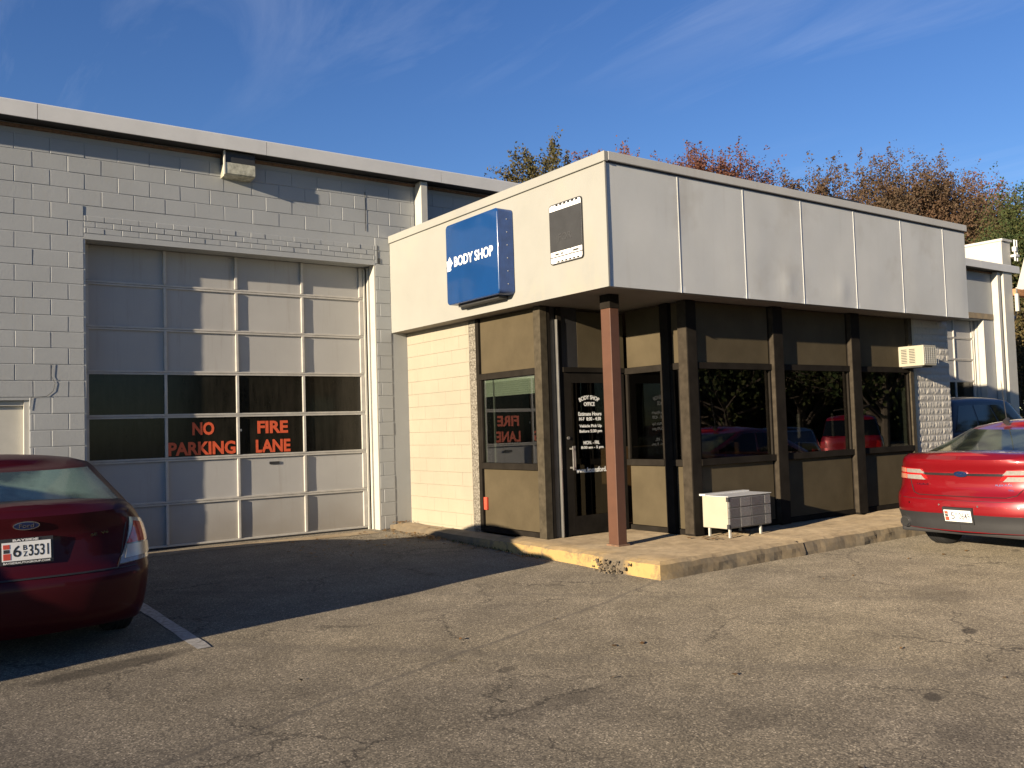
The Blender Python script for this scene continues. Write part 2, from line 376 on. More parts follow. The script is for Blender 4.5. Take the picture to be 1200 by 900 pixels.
FONT = bpy.data.fonts.load('<builtin>') if False else None
def text(body, mat, parent, org, right, upv, w, h, name='lettering', extrude=.002, bold=.0, arc=0, label=None):
    """flat lettering fitted to a w x h rectangle whose lower left corner is org"""
    cu = bpy.data.curves.new('t', 'FONT'); cu.body = body; cu.size = 1; cu.extrude = .001; cu.offset = bold; cu.resolution_u = 3
    to = bpy.data.objects.new('t', cu); C.objects.link(to)
    dg = bpy.context.evaluated_depsgraph_get(); me = bpy.data.meshes.new_from_object(to.evaluated_get(dg))
    bpy.data.objects.remove(to); bpy.data.curves.remove(cu)
    n = len(me.vertices); co = np.empty(n*3, 'f'); me.vertices.foreach_get('co', co); co = co.reshape(-1, 3)
    mn, mx = co.min(0), co.max(0); right = Vector(right).normalized(); upv = Vector(upv).normalized(); nr = right.cross(upv)
    a = (co[:, 0]-mn[0])/(mx[0]-mn[0]); b = (co[:, 1]-mn[1])/(mx[1]-mn[1]); zc = (co[:, 2]-mn[2])/max(1e-9, mx[2]-mn[2])*extrude
    X = a*w; Y = b*h
    if arc:
        th = (a-.5)*arc; rr = (w/arc); X = w/2 + (rr+Y)*np.sin(th); Y = (rr+Y)*np.cos(th)-rr
    P = np.array(org)[None, :] + X[:, None]*np.array(right) + Y[:, None]*np.array(upv) + zc[:, None]*np.array(nr)
    me.vertices.foreach_set('co', P.astype('f').ravel()); me.update(); me.materials.clear()
    o = link(name, me, mat, parent)
    if label: o['label'] = label
    return o

def gz(x, y):                 # the lot falls gently away from the building
    if y > 0: return 0.
    return .0185*max(y, -16.)

# ------------------------------------------------------------------ the ground and pavement
def ground():
    ys = [600, 60, 30, 12, 4, 0] + [-.5*i for i in range(1, 33)] + [-20, -40, -150, -600]
    xs = [-600, -100, -30, -12, -8, -6, -4, -2, 0, 2, 4, 6, 8, 10, 12, 16, 24, 40, 120, 600]
    v = [(x, y, gz(x, y)) for y in ys for x in xs]; n = len(xs)
    f = [(j*n+i, j*n+i+1, (j+1)*n+i+1, (j+1)*n+i) for j in range(len(ys)-1) for i in range(n-1)]
    me = MB().add(v, f).mesh('ground', True); g = link('ground', me, 'asphalt'); tag(g, kind='structure')
    # concrete apron strip before the garage door
    v = []; f = []
    for i in range(24):
        x = -1.0+i*.2
        for j, y in enumerate((.02, -.15, -.29)):
            v.append((x, y + (rnd.uniform(-.012, .012) if j == 2 else 0), gz(x, y)+.005))
    for i in range(23):
        for j in range(2): f.append((i*3+j, (i+1)*3+j, (i+1)*3+j+1, i*3+j+1))
    tag(link('concrete_apron', MB().add(v, f).mesh('concrete_apron'), 'concrete'), kind='structure')
    # parking line, faded
    v = []; f = []; N = 26
    a, b = Vector((-.14, -.9, 0)), Vector((-.19, -4.95, 0))
    for i in range(N):
        p = a.lerp(b, i/(N-1))
        for sx in (-.05, .05):
            x = p.x+sx+rnd.uniform(-.006, .006); v.append((x, p.y, gz(x, p.y)+.0045))
    f = [(2*i, 2*i+1, 2*i+3, 2*i+2) for i in range(N-1)]
    tag(link('parking_line', MB().add(v, f).mesh('parking_line'), 'line_paint'), kind='structure')
    for k in (-3.0, -5.9, -8.8):
        v = [(k+sx, y, gz(k, y)+.0045) for y in (-.9, -2.9, -4.95) for sx in (-.05, .05)]
        tag(link('parking_line', MB().add(v, [(0,1,3,2), (2,3,5,4)]).mesh('parking_line'), 'line_paint'), kind='structure')
ground()

def slab_piece(name, x0, x1, y0, y1, ztop, mat, parent, cells=.09, ragged=.018):
    """thick concrete slab with a rounded, chipped rim that follows the falling ground"""
    nx = max(2, int((x1-x0)/cells)); ny = max(2, int((y1-y0)/cells)); v = []; f = []; idx = {}
    def top(x, y): return ztop(x, y) + .006*noise.noise(Vector((x*2.2, y*2.2, 0)))
    for i in range(nx+1):
        for j in range(ny+1):
            x = x0+(x1-x0)*i/nx; y = y0+(y1-y0)*j/ny; z = top(x, y)
            e = min(i, j, nx-i, ny-j)
            if e == 0: z -= .022 + .02*max(0, noise.noise(Vector((x*5, y*5, 3))))
            idx[i, j] = len(v); v.append((x, y, z))
    for i in range(nx):
        for j in range(ny): f.append((idx[i, j], idx[i+1, j], idx[i+1, j+1], idx[i, j+1]))
    rim = [(i, 0) for i in range(nx)] + [(nx, j) for j in range(ny)] + [(i, ny) for i in range(nx, 0, -1)] + [(0, j) for j in range(ny, 0, -1)]
    cx, cy = (x0+x1)/2, (y0+y1)/2; prev = [idx[r] for r in rim]
    for lev in range(1, 5):
        cur = []
        for k, r in enumerate(rim):
            x, y, z = v[idx[r]]; ox = (-1 if r[0] == 0 else 1 if r[0] == nx else 0); oy = (-1 if r[1] == 0 else 1 if r[1] == ny else 0)
            g = gz(x, y)-.06; t = lev/4; zz = z+(g-z)*t
            d = ragged*(.6+noise.noise(Vector((x*6, y*6, zz*9)))) if lev < 4 else ragged*.6
            cur.append(len(v)); v.append((x+ox*d, y+oy*d, zz))
        for k in range(len(rim)):
            k2 = (k+1) % len(rim); f.append((prev[k], prev[k2], cur[k2], cur[k]))
        prev = cur
    me = MB().add(v, f).mesh(name); return link(name, me, mat, parent)
def pavement():
    root = empty('pavement', (3.9, -5.2, 0)); tag(root, kind='structure'); root.location = (0, 0, 0)
    zt = lambda x, y: .083+.0036*y
    slab_piece('slab', 3.90, 4.24, -2.55, -.02, zt, 'concrete_kerb', root)
    slab_piece('slab', 3.89, 6.02, -5.25, -2.56, zt, 'concrete_kerb', root, .07)
    slab_piece('slab', 6.05, 8.7, -5.24, -4.0, zt, 'concrete', root, .07)
    slab_piece('slab', 8.72, 12.2, -5.25, -4.0, zt, 'concrete', root, .08)
    slab_piece('slab', 11.3, 12.2, -3.99, -.1, zt, 'concrete', root, .2)
    # crumbled patch in the yellow kerb: loose bits of broken concrete
    m = MB()
    for i in range(70):
        y = rnd.gauss(-4.62, .11); x = 3.86-abs(rnd.gauss(0, .04)); r = rnd.uniform(.006, .022)
        z = rnd.uniform(gz(x, y), .03) if x > 3.80 else gz(x, y)+r*.4
        bm = bmesh.new(); bmesh.ops.create_icosphere(bm, subdivisions=1, radius=r)
        for w in bm.verts: w.co = w.co*rnd.uniform(.7, 1.25)+Vector((x, y, z))
        bm.verts.index_update(); m.add([w.co[:] for w in bm.verts], [[w.index for w in q.verts] for q in bm.faces]); bm.free()
    o = m.obj('concrete_rubble', 'concrete', None); tag(o, 'crumbs of broken concrete along the chipped yellow kerb', 'rubble', kind='stuff')
pavement()

# ------------------------------------------------------------------ block walls
BL, BH = .3625, .186
_bc = {}
def block_mesh(L, H, D, rough, var):
    k = (round(L, 3), round(H, 3), D, rough, var)
    if k in _bc: return _bc[k]
    rr = random.Random(hash(k) & 0xffff)
    if not rough:
        b = .004; v = [(0,D,0), (L,D,0), (L,D,H), (0,D,H), (0,b,0), (L,b,0), (L,b,H), (0,b,H), (b,0,b), (L-b,0,b), (L-b,0,H-b), (b,0,H-b)]
        v = v[:8] + [(x+rr.uniform(-.0015, .0015), y, z+rr.uniform(-.0015, .0015)) for x, y, z in v[8:]]
        f = [(0,1,5,4), (1,2,6,5), (2,3,7,6), (3,0,4,7), (4,5,9,8), (5,6,10,9), (6,7,11,10), (7,4,8,11), (8,9,10,11)]
    else:                                     # split stone face: a jittered grid
        nx = max(3, int(L/.032)); nz = max(3, int(H/.028)); v = []; f = []
        for i in range(nx+1):
            for j in range(nz+1):
                e = i in (0, nx) or j in (0, nz)
                v.append((L*i/nx + (0 if e else rr.uniform(-.01, .01)), (.004 if e else -rr.uniform(0, .009)), H*j/nz + (0 if e else rr.uniform(-.006, .006))))
        g = lambda i, j: i*(nz+1)+j
        for i in range(nx):
            for j in range(nz):
                if rr.random() < .5: f += [(g(i,j), g(i+1,j), g(i+1,j+1)), (g(i,j), g(i+1,j+1), g(i,j+1))]
                else: f += [(g(i,j), g(i+1,j), g(i,j+1)), (g(i+1,j), g(i+1,j+1), g(i,j+1))]
    me = bpy.data.meshes.new('block'); me.from_pydata(v, [], f); me.update()
    bm = bmesh.new(); bm.from_mesh(me); bmesh.ops.recalc_face_normals(bm, faces=bm.faces)
    if sum(q.normal.y for q in bm.faces) > 0: bmesh.ops.reverse_faces(bm, faces=bm.faces)
    bm.to_mesh(me); bm.free(); _bc[k] = me; return me
def lay_blocks(parent, rects, holes, x0, z0, L, H, mat, name='block', jt=.007, rough=False, D=.03, face=lambda x, z: ((x, 0, z), 0), y_out=.003, proud=(.0, .0035)):
    """running bond inside rects, cut back at the holes; each block its own object"""
    n = 0
    for (ra, rb, rc, rd) in rects:
        for row in range(int(round((rd-rc)/H))):
            z = rc+row*H; hh = min(H, rd-z)
            if hh < .03: continue
            ph = (x0 + (L/2 if int(round((z-z0)/H)) % 2 else 0)); k = math.floor((ra-ph)/L)
            while ph+k*L < rb-1e-6:
                a, b = max(ra, ph+k*L), min(rb, ph+(k+1)*L); k += 1
                if b-a < .03: continue
                cuts = [(a, b)]
                for (ha, hb, hc, hd) in holes:
                    if z+hh > hc+.01 and z < hd-.01:
                        cuts = [q for (p, r) in cuts for q in ((p, min(r, ha)), (max(p, hb), r)) if q[1]-q[0] > .03]
                for (p, r) in cuts:
                    me = block_mesh(r-p-jt, hh-jt, D, rough, rnd.randrange(4))
                    if not me.materials: me.materials.append(MATS[mat])
                    o = bpy.data.objects.new(name, me); C.objects.link(o); o.parent = parent
                    loc, rz = face(p+jt/2, z+jt/2); o.location = loc; o.rotation_euler = (rnd.uniform(-.004, .004), 0, rz+rnd.uniform(-.003, .003))
                    off = -rnd.uniform(*proud)-.004; o.location.x += math.sin(-rz)*off; o.location.y += math.cos(rz)*off
                    n += 1
    return n

# ------------------------------------------------------------------ garage door
def garage_door(parent, ox, lettered, name='garage_door', full=True):
    d = empty(name, (ox, .27, 0), parent=parent)
    cols = [.055, .975, 1.875, 2.785, 3.68]; zs = [.02+.5375*i for i in range(7)] + [3.72]
    for r in range(7):
        for c in range(4):
            a, b = cols[c]+.018, cols[c+1]-.018; z0, z1 = zs[r]+.024, zs[r+1]-.022
            if r in (2, 3):
                o = Box('pane', 'dusty_glass', d, a, b, .018, .024, z0, z1)
            else:
                m = MB(); nx, nz = 6, 4; v = []; bulge = rnd.uniform(-.004, .004)
                for i in range(nx+1):
                    for j in range(nz+1):
                        q = math.sin(math.pi*i/nx)*math.sin(math.pi*j/nz); v.append((a+(b-a)*i/nx, .020+bulge*q, z0+(z1-z0)*j/nz))
                f = [(i*(nz+1)+j, (i+1)*(nz+1)+j, (i+1)*(nz+1)+j+1, i*(nz+1)+j+1) for i in range(nx) for j in range(nz)]
                k = len(v); v += [(a, .036, z0), (b, .036, z0), (b, .036, z1), (a, .036, z1)]; f.append((k, k+1, k+2, k+3))
                o = m.add(v, f).obj('panel', 'door_panel_paint', d, True)
                if not (c == 2 and r == 1 and lettered): pass
    for r in range(7):                                     # each section: a rail at its foot and head, a seam between
        Box('rail', 'rail_paint', d, .04, 3.695, -.004, .03, zs[r]+.002, zs[r]+.026, bev=.003)
        if r: Box('rail', 'rail_paint', d, .04, 3.695, -.001, .03, zs[r]-.024, zs[r]-.002, bev=.003)
        for c in range(5):
            w = .017 if c in (1, 2, 3) else .028
            xc = cols[c]+(.012 if c == 0 else -.012 if c == 4 else 0)
            Box('stile', 'rail_paint', d, xc-w, xc+w, -.012, .028, zs[r]+.027, zs[r+1]-.025, bev=.004)
    Box('rail', 'rail_paint', d, .04, 3.695, -.001, .03, 3.70, 3.72)
    Box('weather_strip', 'rubber', d, .04, 3.695, .0, .03, -.02, .018)
    if lettered:
        Box('lock_slot', 'black_paint', d, 2.29, 2.425, .008, .019, .975, 1.01)
        for s, x, z, w, h in (('NO', 1.295, 1.385, .275, .165), ('PARKING', 1.00, 1.135, .84, .17), ('FIRE', 2.135, 1.385, .42, .165), ('LANE', 2.11, 1.135, .475, .17)):
            text(s, 'letter_red', d, (x, .0165, z), (1,0,0), (0,0,1), w, h, bold=.035)
        Box('sticker', 'paper', d, 1.905, 1.925, .014, .017, 1.42, 1.45)
    # tracks and jamb angles
    for x0, x1, y0 in ((3.70, 3.725, -.03), (3.735, 3.762, -.10), (.004, .03, -.03)):
        Box('track', 'white_paint', d, x0, x1, y0, y0+.05, 0, 3.69)
    return d

def main_building():
    B = empty('main_building'); tag(B, 'long pale grey painted block workshop building with two glazed garage doors', 'building')
    H = 5.0; D1 = (0, 3.765); D2 = (17.035, 20.8); T = .30; ZT = 3.70
    V = (-2.2, -.57, .55, 1.83)                            # boarded window at the far left
    m = MB()
    y0, y1 = 0, T
    for a, b, c, d in ((-9, V[0], -.1, H), (V[0], V[1], -.1, V[2]), (V[0], V[1], V[3], H), (V[1], 0, -.1, H), (0, D1[1], ZT, H), (D1[1], D2[0], -.1, H), (D2[0], D2[1], ZT, H), (D2[1], 21.5, -.1, H)):
        m.box(a, b, y0, y1, c, d)
    wall = m.obj('wall', 'wall_paint_grey', B)
    m = MB().box(-9, 21.5, 11, 11.3, -.1, H).box(-9.3, -9, 0, 11.3, -.1, H).box(21.2, 21.5, T+.001, 11, -.1, H).box(-9, 21.2, T+3.0, T+3.05, 0, 4.3)
    m.obj('rear_walls', 'wall_paint_grey', B)
    # brick-size lintel courses over the door, blocks elsewhere
    holes = [(0, D1[1], 0, ZT+.28), (V[0], V[1], V[2], V[3]), (4.0, 8, 0, 4.02)]
    lay_blocks(wall, [(-1.25, 4.42, .0, 4.836)], holes, -.53-BL*2, 4.38-BH*20, BL, BH, 'wall_paint_grey')
    lay_blocks(wall, [(4.56, 7.0, 4.278, 4.836)], [], -.53-BL*2, 4.38-BH*20, BL, BH, 'wall_paint_grey')
    BB = .0705
    n = lay_blocks(wall, [(.0, 3.765, ZT+.068, ZT+.068+3*BB)], [], .03, ZT+.068, .195, BB, 'wall_paint_grey', 'brick', jt=.006, proud=(.0, .006))
    Box('lintel', 'wall_paint_grey', B, .001, 3.764, -.007, .0, ZT-.001, ZT+.066)
    # left: boarded, white, recessed window with sill
    w = Box('boarded_window', 'white_paint', B, V[0], V[1], .09, .12, V[2], V[3]); Box('sill', 'white_paint', w, V[0]-.03, V[1]+.03, -.05, .09, V[2]-.05, V[2]-.001, bev=.006)
    Box('frame', 'white_paint', w, V[1]-.05, V[1]-.002, .02, .089, V[2], V[3]-.002); Box('frame', 'white_paint', w, V[0], V[1]-.052, .05, .089, V[3]-.06, V[3]-.003)
    # grey jamb steel
    Box('jamb', 'white_paint', B, 3.745, 3.766, -.004, .14, 0, ZT-.002)
    Box('jamb', 'trim_paint', B, -.001, .016, .0, .26, 0, ZT-.002)
    Box('jamb', 'white_paint', B, 20.78, 20.801, -.004, .14, 0, ZT-.002)
    garage_door(B, 0, True); garage_door(B, 17.035, False)
    # roof edge: overhanging metal fascia in lengths, thin brown trim beneath
    fx = [-9.2, -5.8, -3.15, -.51, 2.12, 4.74, 7.4, 10, 12.6, 15.2, 17.8, 20.3, 22.3]
    for a, b in zip(fx, fx[1:]):
        MB().prism([(a+.003, -.26, 4.945), (a+.003, -.26, 5.115), (a+.003, -.235, 5.135), (a+.003, .3, 5.15), (a+.003, .3, 5.13), (a+.003, -.225, 5.11), (a+.003, -.225, 4.965), (a+.003, -.24, 4.945)], (b-a-.006, 0, 0)).obj('fascia_panel', 'fascia_paint', B)
    Box('trim', 'rusty', B, -9, 21.5, -.045, -.004, 4.895, 4.925)
    Box('soffit', 'charcoal', B, -9.1, 22.2, -.222, .28, 4.952, 4.964)
    Box('roof', 'roofing', B, -9, 21.5, .32, 11.2, 5.03, 5.08)
    # fire wall fin at the east end, standing above the roof
    Box('parapet_wall', 'white_paint', B, 21.51, 21.96, -.21, 11.4, -.1, 5.74)
    Box('coping', 'trim_paint', B, 21.48, 21.99, -.25, 11.4, 5.742, 5.80)
    m = MB()
    for x in (22.0, 22.12): m.tube((x, -.3, 5.25), (x, -.3, 5.8), .02)
    m.box(21.97, 22.16, -.34, -.2, 5.36, 5.42).box(21.97, 22.05, -.34, -.25, 5.5, 5.62)
    m.obj('service_mast', 'fascia_paint', B)
    # downspouts
    Box('downspout', 'white_paint', B, 4.425, 4.535, -.20, -.012, 4.13, 4.94, bev=.008)
    Box('downspout', 'white_paint', B, 21.28, 21.42, -.17, -.012, 0, 4.93, bev=.008)
    # wall lamp
    L = empty('wall_lamp', (0, 0, 0), parent=B)
    Box('housing', 'charcoal', L, 1.60, 1.99, -.19, -.005, 4.80, 4.945, bev=.006)
    m = MB(); m.prism([(1.605, -.008, 4.63), (1.605, -.185, 4.645), (1.605, -.20, 4.66), (1.605, -.20, 4.797), (1.605, -.008, 4.797)], (.38, 0, 0)); m.obj('lens', 'lamp_glass', L)
    Box('bracket', 'white_paint', L, 1.588, 1.603, -.205, -.165, 4.64, 4.945)
    # stepped crack and stain patches in the paint
    m = MB(); pts = [(-.34, 2.24), (-.35, 2.10), (-.31, 2.02), (-.33, 1.93), (-.40, 1.87), (-.55, 1.86), (-.57, 1.72)]
    for (a, b), (c, d) in zip(pts, pts[1:]): m.tube((a, -.0135, b), (c, -.0135, d), .0022, 5)
    m.obj('crack', 'charcoal', B)
    m = MB(); m.box(3.625, 3.632, -.0130, -.009, 4.17, 4.72).box(3.80, 3.807, -.0130, -.009, 3.74, 3.98).box(3.80, 3.84, -.0128, -.009, 3.72, 3.80); m.obj('crack', 'charcoal', B)
    # pale concrete ledge over the east door
    Box('ledge', 'concrete', B, 19.5, 21.25, -.03, -.012, 3.72, 3.86)
    return B
main_building()

# ------------------------------------------------------------------ the office that juts out
XO, YD, XP, YF, XR = 4.25, -3.14, 5.53, -4.18, 11.2
ZS, ZSOF, ZTOP = .075, 2.75, 4.10
def glazed_bay(P, axis, a, b, c, posts=(False, False), glass='window_glass', up=True, blind=False):
    """one bay: lower spandrel, window, transom rail, upper spandrel. axis 'X': plane x=c running in y; axis 'Y': plane y=c running in x"""
    def bx(name, mat, p, q, o0, o1, z0, z1, parent=P, bev=0):
        if axis == 'Y': return Box(name, mat, parent, p, q, c+o0, c+o1, z0, z1, bev=bev)
        return Box(name, mat, parent, c+o0, c+o1, p, q, z0, z1, bev=bev)
    bx('lower_panel', 'tan_panel', a+.02, b-.02, .012, .03, .14, .85)
    bx('upper_panel', 'tan_panel', a+.02, b-.02, .012, .03, 2.045, 2.74)
    bx('base_rail', 'bronze_frame', a, b, -.004, .045, ZS, .135)
    w = bx('window', 'bronze_frame', a, b, -.035, .05, .855, .93, bev=.004)
    bx('frame', 'bronze_frame', a, b, -.022, .05, 1.965, 2.04, w, .004)
    bx('frame', 'bronze_frame', a, a+.035, -.008, .05, .932, 1.963, w); bx('frame', 'bronze_frame', b-.035, b, -.008, .05, .932, 1.963, w)
    bx('pane', glass, a+.036, b-.036, .018, .024, .932, 1.963, w)
    return w
def office():
    O = empty('body_shop_office'); tag(O, 'low office with white metal canopy, dark framed windows and tan panels', 'building')
    # left side wall, painted smooth over faint block joints
    sw = Box('side_wall', 'wall_paint_cream', O, XO+.005, XO+.2, -1.60, -.001, ZS-.08, ZSOF)
    lay_blocks(sw, [(0.0, 1.60, ZS+.01, 2.745)], [], .1, ZS, .362, .178, 'wall_paint_cream', jt=.0022, D=.02, proud=(0, .0005), face=lambda u, z: ((XO+.002, -u, z), -math.pi/2))
    ed = Box('stone_edge', 'rough_stone', O, XO+.012, XO+.2, -1.765, -1.602, ZS-.02, 2.742)
    for k in range(14):
        o = link('block', block_mesh(.161, .185, .02, True, k % 4), 'rough_stone', ed); o.location = (XO-.002, -1.603, ZS+.003+k*.19); o.rotation_euler = (0, 0, -math.pi/2)
    # glazed bay in the side wall
    Box('mullion', 'bronze_frame', O, XO-.012, XO+.06, -1.835, -1.768, ZS, ZSOF-.003, bev=.004)
    w = glazed_bay(O, 'X', -3.01, -1.836, XO, glass='side_window_glass')
    m = MB()
    m.box(XO+.030, XO+.055, -2.96, -1.875, 1.925, 1.96)
    for k in range(7): m.prism([(XO+.030, -2.96, 1.921-k*.025), (XO+.046, -2.96, 1.901-k*.025), (XO+.048, -2.96, 1.903-k*.025), (XO+.032, -2.96, 1.923-k*.025)], (0, 1.085, 0))
    m.obj('blind', 'blind_slat', w)
    Box('frame', 'aluminium', w, XO+.026, XO+.04, -1.905, -1.88, .932, 1.96); Box('frame', 'aluminium', w, XO+.026, XO+.045, -2.1, -2.075, .932, 1.96)
    Box('corner_post', 'weathered_frame', O, XO-.03, XO+.07, YD, -3.012, ZS, ZSOF-.003, bev=.005)
    # door wall
    Box('mullion', 'bronze_frame', O, XO+.0705, XO+.12, YD+.003, YD+.08, ZS, ZSOF-.003, bev=.004)
    Box('side_light', 'black_paint', O, XO+.12, 4.455, YD+.03, YD+.05, ZS, ZSOF-.003)
    Box('mullion', 'aluminium', O, 4.456, 4.475, YD-.012, YD+.05, ZS, 2.60, bev=.003)
    Box('mullion', 'bronze_frame', O, 4.476, 4.535, YD+.004, YD+.06, ZS, ZSOF-.003)
    Box('head_panel', 'black_paint', O, 4.536, 4.785, YD+.02, YD+.04, 2.045, ZSOF-.003)
    Box('upper_panel', 'tan_panel', O, 4.787, XP-.005, YD+.018, YD+.036, 2.045, 2.71)
    Box('transom', 'bronze_frame', O, 4.536, XP-.004, YD-.012, YD+.06, 1.985, 2.044, bev=.004)
    d = Box('entrance_door', 'bronze_frame', O, 4.538, 4.66, YD+.004, YD+.045, ZS+.012, 1.982, bev=.003)
    Box('frame', 'bronze_frame', d, 5.40, 5.50, YD+.004, YD+.045, ZS+.012, 1.982); Box('frame', 'bronze_frame', d, 4.661, 5.399, YD+.004, YD+.045, 1.86, 1.981); Box('frame', 'bronze_frame', d, 4.661, 5.399, YD+.004, YD+.045, ZS+.012, .30)
    Box('pane', 'window_glass', d, 4.661, 5.399, YD+.02, YD+.026, .301, 1.859)
    Box('handle', 'aluminium', d, 4.60, 4.625, YD-.06, YD-.045, .84, 1.12, bev=.004); Box('handle', 'aluminium', d, 4.60, 4.622, YD-.044, YD+.003, .86, .88); Box('handle', 'aluminium', d, 4.60, 4.622, YD-.044, YD+.003, 1.08, 1.10)
    Box('handle', 'aluminium', d, 4.655, 4.667, YD-.03, YD-.018, .84, 1.12)
    m = MB().tube((4.585, YD-.012, 1.215), (4.585, YD+.004, 1.215), .018); m.obj('lock', 'aluminium', d)
    yt = YD+.0165
    rows = [('BODY SHOP', 4.79, 1.665, .30, .050, .9), ('OFFICE', 4.855, 1.585, .17, .048, 0), ('Estimate Hours', 4.765, 1.47, .36, .045, 0), ('M-F  8:00 - 4:30', 4.775, 1.412, .34, .042, 0),
            ('Vehicle Pick Up', 4.775, 1.322, .35, .045, 0), ('Before 5:30 pm', 4.775, 1.26, .35, .046, 0), ('MON. - FRI.', 4.83, 1.13, .25, .042, 0), ('8:00 am - 5 pm', 4.79, 1.07, .35, .042, 0), ('www.koonsford.com', 4.70, .80, .60, .062, 0)]
    for s, x, z, w_, h_, arc in rows: text(s, 'sign_white', d, (x, yt, z), (1,0,0), (0,0,1), w_, h_, bold=.02, extrude=.001, arc=arc)
    # wall of the entry recess, facing west
    glazed_bay(O, 'X', -3.775, YD-.002, XP)
    Box('mullion', 'bronze_frame', O, XP-.03, XP+.05, -3.905, -3.777, ZS, ZSOF-.003, bev=.005)
    glazed_bay(O, 'X', -4.06, -3.907, XP)
    # front row of windows
    posts = [(5.53, 5.655), (6.99, 7.20), (8.62, 8.84)]
    for k, (a, b) in enumerate(posts):
        p = MB().box(a, b, YF-.0, YF+.10, ZS, ZSOF-.003, bev=.006)
        if k == 0: p = MB().box(a-.035, b, YF-.03, -4.062, ZS, ZSOF-.003, bev=.006)
        else: p.box(a+.004, b-.03, YF-.065, YF-.001, ZS, ZSOF-.004)
        p.obj('mullion', 'bronze_frame', O)
        if k: Box('cover_strip', 'brown_frame', O, a-.004, a+.003, YF-.062, YF-.002, ZS+.02, ZSOF-.01)
        else: Box('cover_strip', 'brown_frame', O, a-.041, a-.036, YF-.024, -4.07, ZS+.02, ZSOF-.01)
    for a, b in ((5.656, 6.989), (7.201, 8.619), (8.841, 10.07)): glazed_bay(O, 'Y', a, b, YF)
    Box('mullion', 'weathered_frame', O, 10.071, 10.16, YF-.03, YF+.06, ZS, ZSOF-.003, bev=.005)
    Box('trim', 'ac_case', O, 10.161, 10.245, YF-.012, YF+.05, ZS, ZSOF-.003)
    pier = Box('pier', 'split_face_block', O, 10.25, XR, YF+.011, -.001, 0, ZSOF-.003)
    lay_blocks(pier, [(10.25, XR, ZS, 2.74)], [], 10.12, ZS, .40, .0985, 'split_face_block', jt=.002, rough=True, face=lambda x, z: ((x, YF+.008, z), 0), proud=(0, .004))
    # canopy: corrugation-free metal panels with standing joints, coping, soffit
    xs = [4.0, 5.05, 6.12, 7.19, 8.29, 9.38, 10.47, 11.09]
    for i, (a, b) in enumerate(zip(xs, xs[1:])):
        m = MB(); nx, nz = 14, 16; v = []; ph = rnd.uniform(0, 9)
        for p in range(nx+1):
            for q in range(nz+1):
                x = a+.004+(b-a-.008)*p/nx; z = ZSOF+(4.015-ZSOF)*q/nz; e = min(1, 4*min(p/nx, 1-p/nx))*min(1, 4*min(q/nz+.12, 1-q/nz))
                dd = .007*noise.noise(Vector((x*1.6+ph, z*1.1, i*3)))
                if i in (2, 3): 
                    r = math.hypot(x-(b-.30 if i == 2 else a+.8), (z-2.95)*.8); dd += -.010*math.exp(-(r/.12)**2)
                v.append((x, -4.57+dd*e, z))
        f = [(p*(nz+1)+q, (p+1)*(nz+1)+q, (p+1)*(nz+1)+q+1, p*(nz+1)+q+1) for p in range(nx) for q in range(nz)]
        k = len(v); v += [(a+.004, -4.50, ZSOF), (b-.004, -4.50, ZSOF), (b-.004, -4.50, 4.015), (a+.004, -4.50, 4.015)]; f.append((k, k+1, k+2, k+3)); f.append((0, nx*(nz+1), k+1, k))
        m.add(v, f).obj('canopy_panel', 'canopy_metal', O, True)
        if i: Box('batten', 'canopy_metal', O, a-.005, a+.005, -4.575, -4.56, ZSOF-.003, 4.03)
    Box('corner_trim', 'canopy_metal_sun_dimmed', O, 3.992, 4.012, -4.582, -4.561, ZSOF-.004, 4.02)
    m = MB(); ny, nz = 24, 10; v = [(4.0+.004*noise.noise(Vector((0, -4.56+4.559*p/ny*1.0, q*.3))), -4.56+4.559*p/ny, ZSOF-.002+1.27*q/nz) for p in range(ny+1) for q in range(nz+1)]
    m.add(v, [(p*(nz+1)+q, (p+1)*(nz+1)+q, (p+1)*(nz+1)+q+1, p*(nz+1)+q+1) for p in range(ny) for q in range(nz)]).obj('canopy_side', 'canopy_metal_sun_dimmed', O, True)
    Box('coping', 'canopy_metal_sun_dimmed', O, 3.975, 4.03, -4.60, -.013, 4.022, 4.125, bev=.006)
    Box('coping', 'trim_paint', O, 4.031, 11.11, -4.602, -4.54, 4.035, 4.127, bev=.006)
    Box('coping_joint', 'black_paint', O, 4.02, 11.08, -4.575, -4.56, 4.016, 4.034)  # black strip in the joint below the coping
    Box('coping', 'trim_paint', O, 11.05, 11.112, -4.539, -.013, 4.022, 4.127)
    Box('canopy_end', 'canopy_metal', O, 11.07, 11.09, -4.56, -.001, ZSOF, 4.02)
    Box('soffit', 'soffit', O, 4.02, 11.069, -4.545, -.002, ZSOF+.002, ZSOF+.02)
    Box('roof', 'roofing', O, 4.03, 11.05, -4.53, -.002, 4.0, 4.02)
    Box('roof_vent', 'fascia_paint', O, 8.05, 8.7, -4.35, -3.9, 4.02, 4.21, bev=.01)
    Box('roof_vent', 'charcoal', O, 8.08, 8.75, -4.38, -3.88, 4.212, 4.24)
    # corner post
    Box('support_post', 'post_paint', O, 4.375, 4.50, -4.165, -4.015, ZS-.01, 2.60, bev=.006)
    Box('post_cap', 'bronze_frame', O, 4.37, 4.505, -4.17, -4.01, 2.602, ZSOF+.001)
    Box('post_base', 'rusty', O, 4.355, 4.52, -4.19, -4.0, ZS-.006, ZS+.012)
    Box('fire_tag', 'red_plastic', O, XO-.018, XO+.011, -1.93, -1.865, .345, .50, bev=.004)
    # inside
    Box('floor', 'interior_wood', O, XO+.2, XR-.02, -3.05, -.02, ZS-.03, ZS+.01); Box('floor', 'interior_wood', O, XP+.1, XR-.02, YF+.12, -3.051, ZS-.03, ZS+.01)
